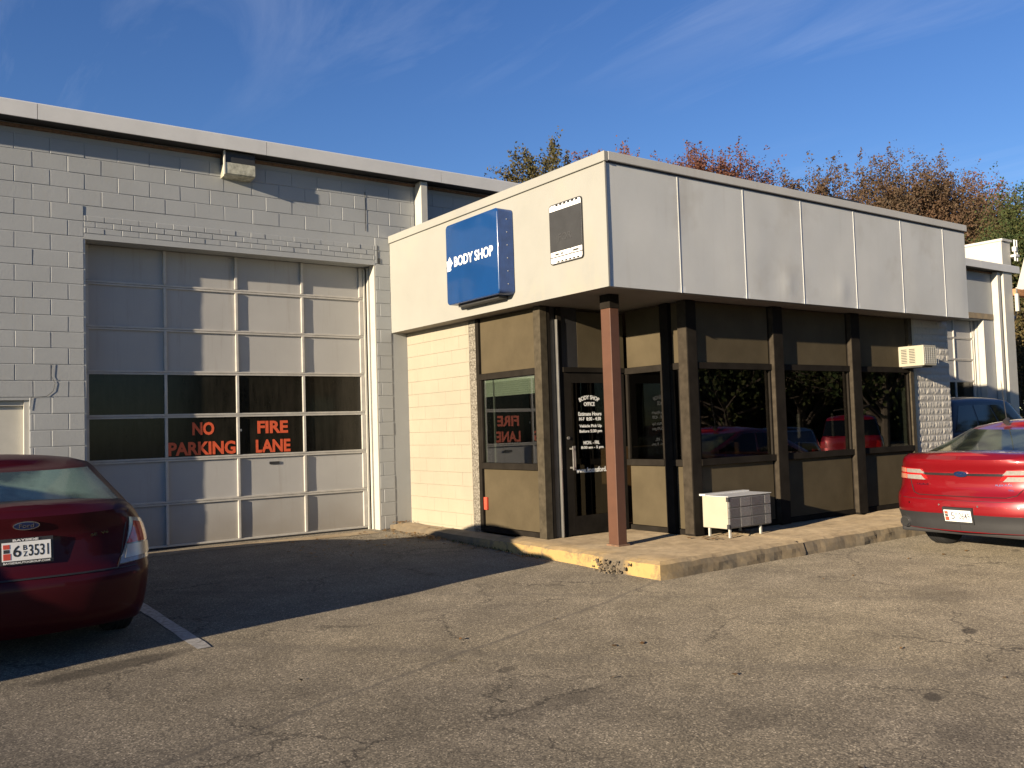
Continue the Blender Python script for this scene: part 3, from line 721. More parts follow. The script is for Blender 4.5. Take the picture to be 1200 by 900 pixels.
    Box('interior_wall', 'interior_dark', O, XO+.21, XR-.02, -.9, -.85, ZS, 2.74)
    Box('interior_wall', 'interior_dark', O, 10.17, 10.22, -3.9, -.91, ZS, 2.74)
    Box('counter', 'interior_wood', O, 6.0, 8.3, -2.6, -2.1, ZS+.01, 1.05)
    Box('shelf', 'interior_wood', O, 8.6, 10.0, -1.6, -1.1, ZS+.01, 1.7)
    # notice taped inside the second window
    n = Box('notice', 'black_paint', O, 5.75, 6.05, YF+.032, YF+.036, 1.63, 1.93)
    text('SERVICE', 'tan_panel', n, (5.755, YF+.0305, 1.875), (1,0,0), (0,0,1), .23, .026, bold=.01, extrude=.001)
    for k in range(4): Box('line', 'rusty' if k % 2 else 'tan_panel', n, 5.77, 5.77+rnd.uniform(.08, .2), YF+.0295, YF+.0315, 1.83-k*.045, 1.845-k*.045)
    for k, (x, z, w_, h_) in enumerate(((5.72, 1.02, .10, .32), (5.98, .96, .34, .16), (6.45, .95, .16, .22))):
        Box('box', ('paper', 'cardboard', 'leaves_olive')[k], O, x, x+w_, YF+.30, YF+.5, z-.03, z+h_)
    Box('box', 'paper', O, XP+.16, XP+.3, -3.74, -3.62, .93, 1.10)
    Box('sill_board', 'interior_wood', O, XP+.06, 10.06, YF+.12, YF+.55, .86, .925)
    return O
office()

# ------------------------------------------------------------------ signs
def body_shop_sign():
    S = empty('light_box_sign', (4.0, -2.4, 3.4)); tag(S, 'blue light box sign reading BODY SHOP with a white arrow', 'sign')
    def loc(o): o.matrix_parent_inverse = Matrix.Translation(-S.location); return o
    x0, x1, ya, yb, za, zb = 3.775, 3.992, -2.985, -1.865, 2.885, 3.875
    m = MB(); bm = bmesh.new(); bmesh.ops.create_cube(bm, size=1)
    for w in bm.verts: w.co = Vector((x0+.012+(w.co.x+.5)*(x1-x0-.012), ya+(w.co.y+.5)*(yb-ya), za+(w.co.z+.5)*(zb-za)))
    ed = [e for e in bm.edges if abs(e.verts[0].co.x-e.verts[1].co.x) > .1]
    bmesh.ops.bevel(bm, geom=ed, offset=.05, segments=5, affect='EDGES', profile=.5)
    bm.verts.index_update(); m.add([w.co[:] for w in bm.verts], [[w.index for w in f.verts] for f in bm.faces]); bm.free()
    loc(m.obj('housing', 'sign_side', S))
    m = MB(); bm = bmesh.new(); bmesh.ops.create_cube(bm, size=1)
    for w in bm.verts: w.co = Vector((x0+(w.co.x+.5)*.03, ya+.002+(w.co.y+.5)*(yb-ya-.004), za+.002+(w.co.z+.5)*(zb-za-.004)))
    bmesh.ops.bevel(bm, geom=[e for e in bm.edges if abs(e.verts[0].co.x-e.verts[1].co.x) > .01], offset=.05, segments=5, affect='EDGES', profile=.5)
    bmesh.ops.bevel(bm, geom=[e for e in bm.edges if e.verts[0].co.x < x0+.001 and e.verts[1].co.x < x0+.001], offset=.012, segments=3, affect='EDGES', profile=.5)
    bm.verts.index_update(); m.add([w.co[:] for w in bm.verts], [[w.index for w in f.verts] for f in bm.faces]); bm.free()
    loc(m.obj('face', 'sign_blue', S, True))
    loc(text('BODY SHOP', 'sign_white', S, (x0-.001, -2.055, 3.335), (0,-1,0), (0,0,1), .83, .125, bold=.022))
    pts = [(-1.952, 3.475), (-2.022, 3.385), (-1.995, 3.375), (-1.972, 3.335), (-1.985, 3.315), (-1.96, 3.30), (-1.89, 3.30), (-1.89, 3.33), (-1.905, 3.345), (-1.89, 3.36), (-1.885, 3.43), (-1.915, 3.425)]
    loc(MB().prism([(x0-.0025, y, z) for y, z in pts], (.002, 0, 0)).obj('arrow', 'sign_white', S))
    m = MB()
    for k in range(6): m.tube((3.90, ya-.004, 3.0+k*.15), (3.90, ya+.004, 3.0+k*.15), .007, 6)
    loc(m.obj('rivets', 'chrome', S))
    loc(Box('bracket', 'charcoal', S, 3.86, 3.99, -2.85, -1.99, 2.855, 2.884))
body_shop_sign()
def black_sign():
    S = empty('wall_plaque', (3.99, -3.95, 3.4)); tag(S, 'small framed black and white sign near the canopy corner', 'sign')
    def loc(o): o.matrix_parent_inverse = Matrix.Translation(-S.location); return o
    x = 3.985; ya, yb, za, zb = -4.215, -3.67, 3.10, 3.755
    def rr(ya, yb, za, zb, r, x, t, name, mat):
        pts = []
        for cy, cz, a0 in ((yb-r, zb-r, 0), (ya+r, zb-r, 90), (ya+r, za+r, 180), (yb-r, za+r, 270)):
            for k in range(4): a = R(a0+k*30); pts.append((x, cy+r*math.cos(a), cz+r*math.sin(a)))
        return loc(MB().prism(pts, (t, 0, 0)).obj(name, mat, S))
    rr(ya, yb, za, zb, .035, x, .012, 'border', 'black_paint')
    rr(ya+.012, yb-.012, za+.012, zb-.012, .027, x-.003, .004, 'face', 'sign_white')
    loc(Box('dark_field', 'charcoal', S, x-.006, x-.002, ya+.012, yb-.012, za+.135, zb-.075))
    loc(Box('band', 'black_paint', S, x-.006, x-.002, ya+.012, yb-.012, za+.072, za+.082)); loc(Box('band', 'black_paint', S, x-.006, x-.002, -4.03, -4.02, za+.083, za+.134))
    for k in range(6):
        loc(Box('dash', 'black_paint', S, x-.006, x-.002, -4.16+k*.066, -4.12+k*.066, zb-.03, zb-.013)); loc(Box('dash', 'black_paint', S, x-.006, x-.002, -4.16+k*.066, -4.12+k*.066, za+.015, za+.03))
    loc(text('FOR', 'ghost_letter', S, (x-.0075, -3.83, 3.34), (0,-1,0), (0,0,1), .22, .08, bold=.01, extrude=.001))
    loc(text('I', 'ghost_letter', S, (x-.0075, -3.80, 3.33), (0,-1,0), (0,0,1), .015, .08, extrude=.001))
    for y, w in ((-3.76, .06), (-3.86, .03), (-4.06, .09)): loc(Box('band', 'ghost_letter', S, x-.006, x-.002, y-w, y, za+.095, za+.115))
black_sign()

# ------------------------------------------------------------------ air conditioners
def ac_unit_low():
    A = empty('air_conditioner', (5.45, -4.62, ZS)); tag(A, 'cream air conditioner with grey louvred front standing on short legs on the pavement', 'air conditioner')
    def loc(o): o.matrix_parent_inverse = Matrix.Translation(-A.location); return o
    x0, x1, y0, y1, z0, z1 = 5.60, 6.33, -4.62, -4.24, .17, .52
    loc(Box('case', 'ac_case', A, x0, x1, y0+.02, y1, z0, z1, bev=.008))
    loc(Box('top_lip', 'fascia_paint', A, x0-.012, x1+.012, y1-.06, y1+.03, z1+.001, z1+.022)); loc(Box('top_sheet', 'fascia_paint', A, x0-.004, x1+.004, y0, y1-.062, z1+.001, z1+.008))
    nx = [.0, .13, .275, .43, .60, .74, .87]
    light = {(2, r) for r in range(3)} | {(5, r) for r in range(3)}
    w = (x1-x0-.02)/4
    cells = [(0, .175), (.18, .36), (.365, .59), (.595, .705)]
    for c, (a, b) in enumerate(cells):
        for r in range(3):
            za = z0+.012+r*.111; zb = za+.103
            g = MB(); g.box(x0+.012+a, x0+.012+b, y0+.004, y0+.019, za, zb)
            o = loc(g.obj('grille', 'ac_grille', A))
            f = MB(); n = 9
            for k in range(n): f.box(x0+.018+a, x0+.006+b, y0-.001, y0+.003, za+.006+k*(.095/n), za+.006+k*(.095/n)+.005)
            q = f.obj('fins', 'ac_grille_light' if c in (1, 3) else 'ac_grille', o); q.matrix_parent_inverse = o.matrix_parent_inverse.copy(); q.matrix_parent_inverse = Matrix.Identity(4)
    loc(Box('corner_cap', 'black_plastic', A, x0-.006, x0+.012, y0-.004, y0+.03, z1-.05, z1+.0)); loc(Box('corner_cap', 'black_plastic', A, x0-.006, x0+.012, y0-.004, y0+.03, z0, z0+.05))
    for x in (5.64, 6.16): loc(Box('leg', 'white_paint', A, x, x+.022, y0+.03, y0+.052, ZS-.004, z0))
    loc(Box('leg', 'white_paint', A, 5.64, 5.662, -4.30, -4.278, ZS-.004, z0)); loc(Box('leg', 'white_paint', A, 6.16, 6.182, -4.30, -4.278, ZS-.004, z0))
def ac_unit_high():
    A = empty('air_conditioner', (9.8, -4.5, 2.05)); tag(A, 'small white air conditioner sticking out above the last office window', 'air conditioner')
    def loc(o): o.matrix_parent_inverse = Matrix.Translation(-A.location); return o
    x0, x1, y0, y1, z0, z1 = 9.86, 10.19, -4.54, -4.10, 2.045, 2.33
    loc(Box('case', 'ac_case', A, x0, x1, y0, y1, z0, z1, bev=.01))
    for (a, b) in ((-4.42, -4.32), (-4.30, -4.20)):
        f = MB(); f.box(x0-.004, x0+.001, a, b, z0+.03, z1-.03)
        o = loc(f.obj('side_louvre', 'ac_case', A)); g = MB()
        for k in range(9): g.box(x0-.007, x0-.0045, a+.008, b-.008, z0+.045+k*.023, z0+.055+k*.023)
        g.obj('slots', 'charcoal', o)
    g = MB()
    for k in range(8): g.box(x0+.03, x1-.03, y0-.004, y0+.001, z0+.03+k*.03, z0+.036+k*.03)
    for k in range(7): g.box(x0+.03+k*.056, x0+.036+k*.056, y0-.006, y0-.0045, z0+.03, z1-.03)
    loc(g.obj('front_grille', 'trim_paint', A)); loc(Box('bracket', 'charcoal', A, x0+.02, x1-.05, y0+.04, y1, z0-.02, z0-.001))
ac_unit_low(); ac_unit_high()

# ------------------------------------------------------------------ vehicles
def interp(tab, x):
    """smooth (cosine-free Hermite) interpolation of a table"""
    if x <= tab[0][0]: return tab[0][1]
    if x >= tab[-1][0]: return tab[-1][1]
    for i in range(len(tab)-1):
        if x <= tab[i+1][0]:
            x0, y0 = tab[i]; x1, y1 = tab[i+1]; h = x1-x0; t = (x-x0)/h
            m0 = (y1-tab[i-1][1])/(x1-tab[i-1][0]) if i > 0 else (y1-y0)/h
            m1 = (tab[i+2][1]-y0)/(tab[i+2][0]-x0) if i+2 < len(tab) else (y1-y0)/h
            return (2*t**3-3*t*t+1)*y0 + (t**3-2*t*t+t)*h*m0 + (3*t*t-2*t**3)*y1 + (t**3-t*t)*h*m1
class Car:
    """local frame: x right, y forward, z up; the rear face at y=0"""
    def __init__(s, spec): s.__dict__.update(spec)
    def wz(s, z): return interp(s.width, z)
    def body(s, th, t, side=1):
        # th 0..1 rear face and corner, 1..2 flank, 2..3 front corner and face
        L = s.L
        def fin(x, y):
            zt = interp(s.top, y); z = s.zb+t*(zt-s.zb); bar = 1-.055*abs(2*y/L-1)**4
            return x*bar, y, z
        zt0 = interp(s.top, .2); zg = s.zb+t*((zt0 if th < 1.6 else interp(s.top, L-.3))-s.zb)
        w = s.wz(s.zb+t*(zt0-s.zb)); ro = interp(s.rear, s.zb+t*(zt0-s.zb)); fo = interp(s.front, t)
        n = s.nr
        if th <= 1:
            a = th*math.pi/2; x = w*math.sin(a)**(2/n); y = ro+s.ry*(1-max(0, math.cos(a))**(2/n))
        elif th <= 2:
            x = w; y = (ro+s.ry)+(th-1)*((L-fo-s.fy)-(ro+s.ry))
        else:
            a = (3-th)*math.pi/2; x = w*max(0, math.sin(a))**(2/2.4); y = L-fo-s.fy*(1-max(0, math.cos(a))**(2/2.4))
        x, y, z = fin(x, y); return Vector((x*side, y, z))
    def cabin(s, th, v, side=1):
        g = s.green; yb0, yb1, yr0, yr1, wb, wr = g['yb0'], g['yb1'], g['yr0'], g['yr1'], g['wb'], g['wr']
        k = 0 if v < .86 else 1-math.sqrt(max(0, 1-((v-.86)/.14)**2))
        c = g.get('curve', .12); e = v+c*v*(1-v)*0
        w = wb+(wr-wb)*(v**1.15)-.10*k; y0 = yb0+(yr0-yb0)*(v**g.get('pr', 1.0))+.16*k; y1 = yb1+(yr1-yb1)*(v**g.get('pf', 1.0))-.2*k
        rr, rf = g.get('rr', .30), g.get('rf', .42); n = 2.5
        if th <= 1: a = th*math.pi/2; x = w*math.sin(a)**(2/n); y = y0+rr*(1-max(0, math.cos(a))**(2/n))
        elif th <= 2: x = w; y = y0+rr+(th-1)*((y1-rf)-(y0+rr))
        else: a = (3-th)*math.pi/2; x = w*max(0, math.sin(a))**(2/n); y = y1-rf*(1-max(0, math.cos(a))**(2/n))
        yb = y0 if th <= 1 else y1
        u = (y-y0)/(y1-y0); zr = g['zr']+g.get('arch', .03)*(4*u*(1-u)-1) if u == u else g['zr']
        zbase = interp(s.top, min(max(y, yb0), yb1))-.035
        z = zbase+(zr-zbase)*(math.sin(v*math.pi/2)*.0+v-.0*v)
        x *= 1-.04*abs(2*(y-yb0)/(yb1-yb0)-1)**2
        return Vector((x*side, y, z))
    def shell(s, fn, nt_, ths, crown, bottom):
        v, f, row = [], [], []
        for j in range(nt_+1):
            t = j/nt_; r = []
            for side in (1, -1):
                seq = ths if side == 1 else ths[::-1]
                for th in seq:
                    r.append(len(v)); v.append(fn(th, t, side))
            row.append(r)
        n = len(row[0])
        for j in range(nt_):
            for i in range(n): f.append((row[j][i], row[j][(i+1) % n], row[j+1][(i+1) % n], row[j+1][i]))
        m = len(ths); K = 8
        def cap(r, cr):
            prev = None
            for i in range(m):
                a, b = r[i], r[n-1-i]; line = [a]
                for k in range(1, K):
                    q = k/K; p = Vector(v[a]).lerp(Vector(v[b]), q); p.z += cr*(1-(2*q-1)**2); line.append(len(v)); v.append(p)
                line.append(b)
                if prev:
                    for k in range(K): f.append((prev[k], prev[k+1], line[k+1], line[k]))
                prev = line
        cap(row[-1], crown); cap(row[0], bottom)
        bm = bmesh.new(); bv = [bm.verts.new(p) for p in v]
        for q in f:
            try: bm.faces.new([bv[i] for i in q])
            except ValueError: pass
        bmesh.ops.remove_doubles(bm, verts=bm.verts, dist=.0006); bmesh.ops.dissolve_degenerate(bm, dist=.0002, edges=bm.edges); bmesh.ops.recalc_face_normals(bm, faces=bm.faces)
        return bm
    def patch(s, fn, q, nu, nv, off, name, mat, parent, side=1, smooth=True):
        """surface patch: q = four (th, t) corners a,b,c,d; lifted by off with a skirt so that it has thickness"""
        V_, F_ = [], []
        def P(u, w):
            th = (q[0][0]*(1-u)+q[1][0]*u)*(1-w)+(q[3][0]*(1-u)+q[2][0]*u)*w; t = (q[0][1]*(1-u)+q[1][1]*u)*(1-w)+(q[3][1]*(1-u)+q[2][1]*u)*w
            sd = side
            if th < 0: sd = -side; th = -th
            p = fn(th, t, sd); e = .01
            a = fn(th+e, t, sd)-p; b = fn(th, t+e if t+e < 1 else t-e, sd)-p; nrm = a.cross(b)
            if nrm.length < 1e-9: nrm = Vector((0, -1, 0))
            nrm.normalize(); out = Vector((p.x*.6, (p.y-s.L/2)*.25, (p.z-.6)*.8))
            if nrm.dot(out) < 0: nrm = -nrm
            return p, nrm
        for i in range(nu+1):
            for j in range(nv+1):
                p, nrm = P(i/nu, j/nv); V_.append(p+nrm*off)
        g = lambda i, j: i*(nv+1)+j
        for i in range(nu):
            for j in range(nv): F_.append((g(i,j), g(i+1,j), g(i+1,j+1), g(i,j+1)))
        rim = [(i, 0) for i in range(nu)] + [(nu, j) for j in range(nv)] + [(i, nv) for i in range(nu, 0, -1)] + [(0, j) for j in range(nv, 0, -1)]
        base = []
        for (i, j) in rim:
            p, nrm = P(i/nu, j/nv); base.append(len(V_)); V_.append(p-nrm*.006)
        for k in range(len(rim)):
            k2 = (k+1) % len(rim); F_.append((g(*rim[k]), g(*rim[k2]), base[k2], base[k]))
        me = bpy.data.meshes.new(name); me.from_pydata([tuple(p) for p in V_], [], F_); me.update()
        bm = bmesh.new(); bm.from_mesh(me); bmesh.ops.recalc_face_normals(bm, faces=bm.faces)
        for e in bm.edges:
            if len(e.link_faces) == 2 and e.calc_face_angle(0) > .7: e.smooth = False
        bm.to_mesh(me); bm.free(); me.shade_smooth() if smooth else None
        bm = bmesh.new(); bm.from_mesh(me)
        for e in bm.edges:
            if len(e.link_faces) == 2 and e.calc_face_angle(0) > .7: e.smooth = False
        bm.to_mesh(me); bm.free()
        return link(name, me, mat, parent)
    def rp(s, x, z):
        """(th, t) on the rear face at lateral x and height z"""
        zt = interp(s.top, .25); t = (z-s.zb)/(zt-s.zb); w = s.wz(z)*.95
        return (math.asin(min(1, abs(x)/w)**(s.nr/2))/(math.pi/2)*(1 if x >= 0 else -1), min(t, 1))
    def side_th(s, y, z):
        zt = interp(s.top, y); t = (z-s.zb)/(zt-s.zb); ro = interp(s.rear, z); fo = .1
        return (1+(y-ro-s.ry)/((s.L-fo-s.fy)-(ro+s.ry)), t)

def wheel(parent, x, y, r, w, side, rz=0):
    wr = empty('wheel', (x, y, r), rz, parent=parent)
    prof = [(.60, -.42), (.66, -.5), (.9, -.5), (.97, -.42), (1, -.3), (1, .3), (.97, .42), (.9, .5), (.66, .5), (.60, .42)]
    def lathe(prof, name, mat, n=36):
        v = [(pw*w, pr*r*math.cos(2*math.pi*i/n), pr*r*math.sin(2*math.pi*i/n)) for i in range(n) for pr, pw in prof]; k = len(prof)
        f = [(i*k+j, ((i+1) % n)*k+j, ((i+1) % n)*k+(j+1) % k, i*k+(j+1) % k) for i in range(n) for j in range(k)]
        return MB().add(v, f).obj(name, mat, wr, True)
    lathe(prof, 'tyre', 'rubber')
    m = MB()
    for g in (-.28, -.1, .08, .26):
        n = 36; v = [(g*w+dx, r*1.004*math.cos(2*math.pi*i/n), r*1.004*math.sin(2*math.pi*i/n)) for i in range(n) for dx in (0, .012)]
        m.add(v, [(2*i, 2*((i+1) % n), 2*((i+1) % n)+1, 2*i+1) for i in range(n)])
    m.obj('groove', 'black_paint', wr)
    m = MB(); xs = side*w*.40
    for k in range(7):
        a = 2*math.pi*k/7; c, sn = math.cos(a), math.sin(a)
        m.prism([(xs, -sn*.03+c*.05, c*.03+sn*.05), (xs, sn*.03+c*.05, -c*.03+sn*.05), (xs, sn*.022+c*r*.6, -c*.022+sn*r*.6), (xs, -sn*.022+c*r*.6, c*.022+sn*r*.6)], (-side*.025, 0, 0))
    m.tube((xs+side*.004, 0, 0), (xs-side*.03, 0, 0), .065, 18)
    n = 32; v = [(xx, q*r*math.cos(2*math.pi*i/n), q*r*math.sin(2*math.pi*i/n)) for i in range(n) for xx, q in ((xs+side*.012, .63), (xs+side*.012, .585), (xs-side*.1, .56), (xs-side*.1, .62))]
    m.add(v, [(i*4+j, ((i+1) % n)*4+j, ((i+1) % n)*4+(j+1) % 4, i*4+(j+1) % 4) for i in range(n) for j in range(4)])
    m.obj('rim', 'rim_metal', wr)
    MB().tube((xs-side*.09, 0, 0), (xs-side*.1, 0, 0), r*.58, 24).obj('brake_disc', 'charcoal', wr)
    return wr

def make_car(spec, paint, loc, rz, scale, glass='car_glass', name='parked_car'):
    c = Car(spec); root = empty(name, loc, rz); root.scale = (scale,)*3
    r0 = [0, .18, .33, .46, .57, .67, .76, .84, .92, 1.0]; ths = r0 + [1+i/46 for i in range(1, 46)] + [3-q for q in r0[::-1]]
    bm = c.shell(c.body, 22, ths, .035, -.01)
    me = bpy.data.meshes.new('body'); bm.to_mesh(me); bm.free(); body = link('body', me, mats=[paint, 'black_plastic'], parent=root)
    # wheel housings cut out of the flanks
    cut = MB()
    for y in c.axles:
        for sd in (1, -1):
            n = 40; R_ = c.wr*1.17; xa, xb = sd*(c.half-.30), sd*(c.half+.2)
            v = [(xx, y+R_*math.cos(2*math.pi*i/n), c.wr+R_*.99*math.sin(2*math.pi*i/n)) for xx in (xa, xb) for i in range(n)]
            cut.add(v, [(i, (i+1) % n, n+(i+1) % n, n+i) for i in range(n)] + [tuple(range(n))[::-1], tuple(range(n, 2*n))])
    co = cut.obj('cut', None); co.data.materials.append(MATS['black_plastic'])
    mod = body.modifiers.new('b', 'BOOLEAN'); mod.object = co; mod.solver = 'EXACT'; mod.operation = 'DIFFERENCE'; mod.use_self = True
    try: mod.material_mode = 'TRANSFER'
    except Exception: pass
    dg = bpy.context.evaluated_depsgraph_get(); dg.update(); me2 = bpy.data.meshes.new_from_object(body.evaluated_get(dg)); body.modifiers.clear()
    bpy.data.objects.remove(co)
    if len(me2.polygons) > 500: body.data = me2; me2.name = 'body'
    body.data.shade_smooth(); bm = bmesh.new(); bm.from_mesh(body.data)
    for e in bm.edges:
        if len(e.link_faces) == 2 and e.calc_face_angle(0) > .75: e.smooth = False
    bm.to_mesh(body.data); bm.free()
    # cabin: roof skin + pillars as paint, glass as raised patches, seats within view through the rear glass
    r1 = [0, .25, .45, .6, .75, .88, 1.0]; ths = r1 + [1+i/14 for i in range(1, 14)] + [3-q for q in r1[::-1]]
    bm = c.shell(c.cabin, 14, ths, .045, .0); me = bpy.data.meshes.new('cabin'); bm.to_mesh(me); bm.free(); me.shade_smooth()
    cab = link('cabin', me, paint, root)
    g = spec['green']
    rg = g.get('rg', (.86, .10, .80))
    c.patch(c.cabin, [(-rg[0], rg[1]), (rg[0], rg[1]), (rg[0]*.97, rg[2]), (-rg[0]*.97, rg[2])], 24, 8, .004, 'rear_window', glass, root)
    fg = 3-.84
    for sd in (1, -1):
        pass
    c.patch(c.cabin, [(3-.0001, .08), (3-.86, .08), (3-.84, .84), (3-.0001, .84)], 10, 8, .004, 'windscreen', glass, root, 1)
    c.patch(c.cabin, [(3-.0001, .08), (3-.86, .08), (3-.84, .84), (3-.0001, .84)], 10, 8, .0041, 'windscreen', glass, root, -1)
    for sd in (1, -1):
        for (a, b) in g['side']:
            c.patch(c.cabin, [(a, .10), (b, .10), (b if b < 1.9 else b-.12, .80), (a if a > 1.15 else a+.06, .80)], 8, 5, .004, 'side_window', g.get('sideglass', 'car_side_glass'), root, sd)
    for y in c.axles:
        for sd in (1, -1): wheel(root, sd*(c.half-.115), y, c.wr, .21, sd)
    # underbody and sills
    Box('underbody', 'black_plastic', root, -c.half+.34, c.half-.34, .55, c.L-.5, c.zb-.06, c.zb+.06)
    return c, root
m_ = Mat('car_side_glass'); m_.set(Base_Color=(.006, .007, .008, 1), Roughness=.06, Coat_Weight=0); m_.b.inputs['Specular IOR Level'].default_value = .3; MATS['car_side_glass'] = m_.m

SEDAN_A = dict(L=4.83, half=.917, zb=.22, wr=.325, axles=(1.05, 3.78), ry=.42, fy=.75, nr=2.9,
    width=[(.2, .86), (.40, .895), (.62, .917), (.80, .912), (.92, .885), (1.0, .845), (1.06, .80), (1.12, .74)],
    rear=[(.2, .14), (.30, .045), (.42, .01), (.56, .0), (.64, .02), (.665, .055), (.80, .085), (.92, .10), (1.00, .085), (1.06, .075), (1.085, .11), (1.12, .20)],
    front=[(0, .16), (.3, .02), (.6, .0), (.85, .10), (1, .32)],
    top=[(0, 1.075), (.25, 1.10), (.6, 1.10), (1.2, 1.07), (2.4, .99), (3.2, .97), (3.6, .95), (4.2, .87), (4.65, .74), (4.83, .66)],
    green=dict(yb0=.60, yb1=3.72, yr0=1.32, yr1=2.62, wb=.905, wr=.73, zr=1.43, arch=.05, pr=1.0, side=((1.02, 1.42), (1.46, 1.92)), rg=(.70, .10, .86), rr=.34))
SEDAN_B = dict(L=5.05, half=.965, zb=.31, wr=.345, axles=(1.12, 3.95), ry=.46, fy=.8, nr=2.7,
    width=[(.2, .88), (.42, .94), (.65, .965), (.85, .96), (1.0, .93), (1.1, .88), (1.2, .80)],
    rear=[(.2, .12), (.30, .05), (.45, .02), (.50, .0), (.62, .0), (.70, .03), (.73, .07), (.82, .10), (.95, .09), (1.06, .05), (1.10, .05), (1.13, .09), (1.18, .2)],
    front=[(0, .16), (.3, .02), (.6, .0), (.85, .10), (1, .32)],
    top=[(0, 1.12), (.25, 1.14), (.6, 1.14), (1.2, 1.12), (2.4, 1.06), (3.2, 1.03), (3.7, 1.0), (4.3, .92), (4.8, .80), (5.05, .70)],
    green=dict(yb0=.46, yb1=3.85, yr0=1.52, yr1=2.75, wb=.89, wr=.73, zr=1.475, arch=.05, side=((1.02, 1.42), (1.46, 1.92)), rg=(.84, .07, .88), rr=.34))
SUV = dict(L=4.7, half=.94, zb=.30, wr=.37, axles=(.95, 3.75), ry=.30, fy=.6, nr=3.2,
    width=[(.2, .88), (.45, .93), (.65, .94), (.85, .94), (1.0, .92), (1.1, .90), (1.2, .86)],
    rear=[(.2, .10), (.35, .02), (.55, .0), (.62, .03), (.8, .05), (1.0, .06), (1.1, .08), (1.2, .1)],
    front=[(0, .14), (.3, .02), (.6, .0), (.85, .06), (1, .2)],
    top=[(0, 1.13), (.6, 1.13), (2.4, 1.10), (3.3, 1.08), (3.8, 1.05), (4.3, .98), (4.7, .85)],
    green=dict(yb0=.10, yb1=3.75, yr0=.42, yr1=2.95, wb=.87, wr=.70, zr=1.78, arch=.03, side=((1.02, 1.30), (1.33, 1.60), (1.63, 1.92)), rg=(.90, .10, .82), rr=.22))

SUV_SHORT = dict(SUV, L=4.3, axles=(.95, 3.4), green=dict(SUV['green'], yb1=2.95, yr1=2.08))
def surf_box(c, x, z, off=0):
    """point and frame on the rear face: origin, right, up"""
    th, t = c.rp(x, z); sd = 1 if th >= 0 else -1; p = c.body(abs(th), t, sd); e = .01
    q = c.body(abs(th), min(1, t+e), sd) if t+e < 1 else c.body(abs(th), t, sd)+(c.body(abs(th), t, sd)-c.body(abs(th), t-e, sd))
    upv = (q-p).normalized(); p2 = c.body(abs(th)+e, t, sd); r = (p2-p).normalized()*sd
    r = (r-upv*r.dot(upv)).normalized(); return p, r, upv

def oval(c, root, x, z, rx, rz_, lab='emblem'):
    p, r, u = surf_box(c, x, z); nrm = r.cross(u)
    if nrm.y > 0: nrm = -nrm
    def disc(a, b, o0, o1, mat, nm, par):
        n = 28; pts = [p+r*(a*math.cos(2*math.pi*i/n))+u*(b*math.sin(2*math.pi*i/n))+nrm*o0 for i in range(n)]
        return MB().prism(pts, nrm*(o1-o0)).obj(nm, mat, par)
    d = disc(rx, rz_, -.01, .010, 'chrome', 'emblem', root); disc(rx-.007, rz_-.007, .008, .0125, 'emblem_blue', 'emblem_face', d)
    text('Ford', 'chrome', d, p-r*(rx*.55)-u*(rz_*.40)+nrm*.0128, r, u, rx*1.1, rz_*.85, bold=.0, extrude=.001)
def plate(c, root, x, z, frame_txt, number, bottom_txt, mat_fr, blue=False):
    p, r, u = surf_box(c, x, z); r = Vector((1, 0, 0)); u = Vector((0, u.y*.6, u.z)).normalized(); nrm = Vector((0, -1, 0)); p = Vector((x, p.y, z)); nrm = r.cross(u)
    def pb(a0, a1, b0, b1, o0, o1, mat, nm, par):
        pts = [p+r*a+u*b+nrm*o0 for a, b in ((a0, b0), (a1, b0), (a1, b1), (a0, b1))]; return MB().prism(pts, nrm*(o1-o0)).obj(nm, mat, par)
    f = pb(-.168, .168, -.09, .09, -.03, .016, mat_fr, 'licence_plate', root)
    pb(-.152, .152, -.064, .064, .016, .019, 'plate_white', 'plate_face', f)
    T = lambda s, a, b, w, h, mat, bold=.01: text(s, mat, f, p+r*a+u*b+nrm*.0192, r, u, w, h, bold=bold, extrude=.001)
    T(number[0], -.078 if blue else -.085, -.038, .05 if not blue else .045, .078, 'plate_black' if not blue else 'emblem_grey')
    T(number[1], -.022, .006, .024, .034, 'plate_black' if not blue else 'emblem_grey'); T(number[2], -.022, -.038, .024, .034, 'plate_black' if not blue else 'emblem_grey')
    T(number[3], .012, -.038, .125, .078, 'plate_black' if not blue else 'emblem_grey')
    pb(-.145, -.10, -.055, -.012, .019, .0205, 'red_plastic', 'plate_flag', f); pb(-.145, -.105, .02, .05, .019, .0205, 'red_plastic', 'plate_flag', f); pb(-.143, -.108, -.008, .016, .019, .0205, 'charcoal', 'plate_flag', f)
    if frame_txt:
        T(frame_txt, -.085, .069, .16, .015, 'plate_white', .03); T(bottom_txt, -.145, -.084, .29, .013, 'plate_white', .02)
simple('emblem_grey', (.10, .10, .12), .5)

def seam(c, root, pts, mat='plate_black', w=.004):
    """shut line: a thin dark strip laid along points given as (x, z) on the rear face"""
    m = MB()
    P = []
    for (x, z) in pts:
        p, r, u = surf_box(c, x, z); n = r.cross(u); n = -n if n.y > 0 else n; P.append((p+n*.0012, n))
    for (a, na), (b, nb) in zip(P, P[1:]):
        d = (b-a).normalized(); s1 = d.cross(na).normalized()*w; m.add([a-s1, b-s1, b+s1, a+s1, a-s1-na*.004, b-s1-nb*.004, b+s1-nb*.004, a+s1-na*.004], [(0,1,2,3), (0,4,5,1), (2,6,7,3)])
    return m.obj('shut_line', mat, root)
def line(a, b, n): return [(a[0]+(b[0]-a[0])*i/n, a[1]+(b[1]-a[1])*i/n) for i in range(n+1)]

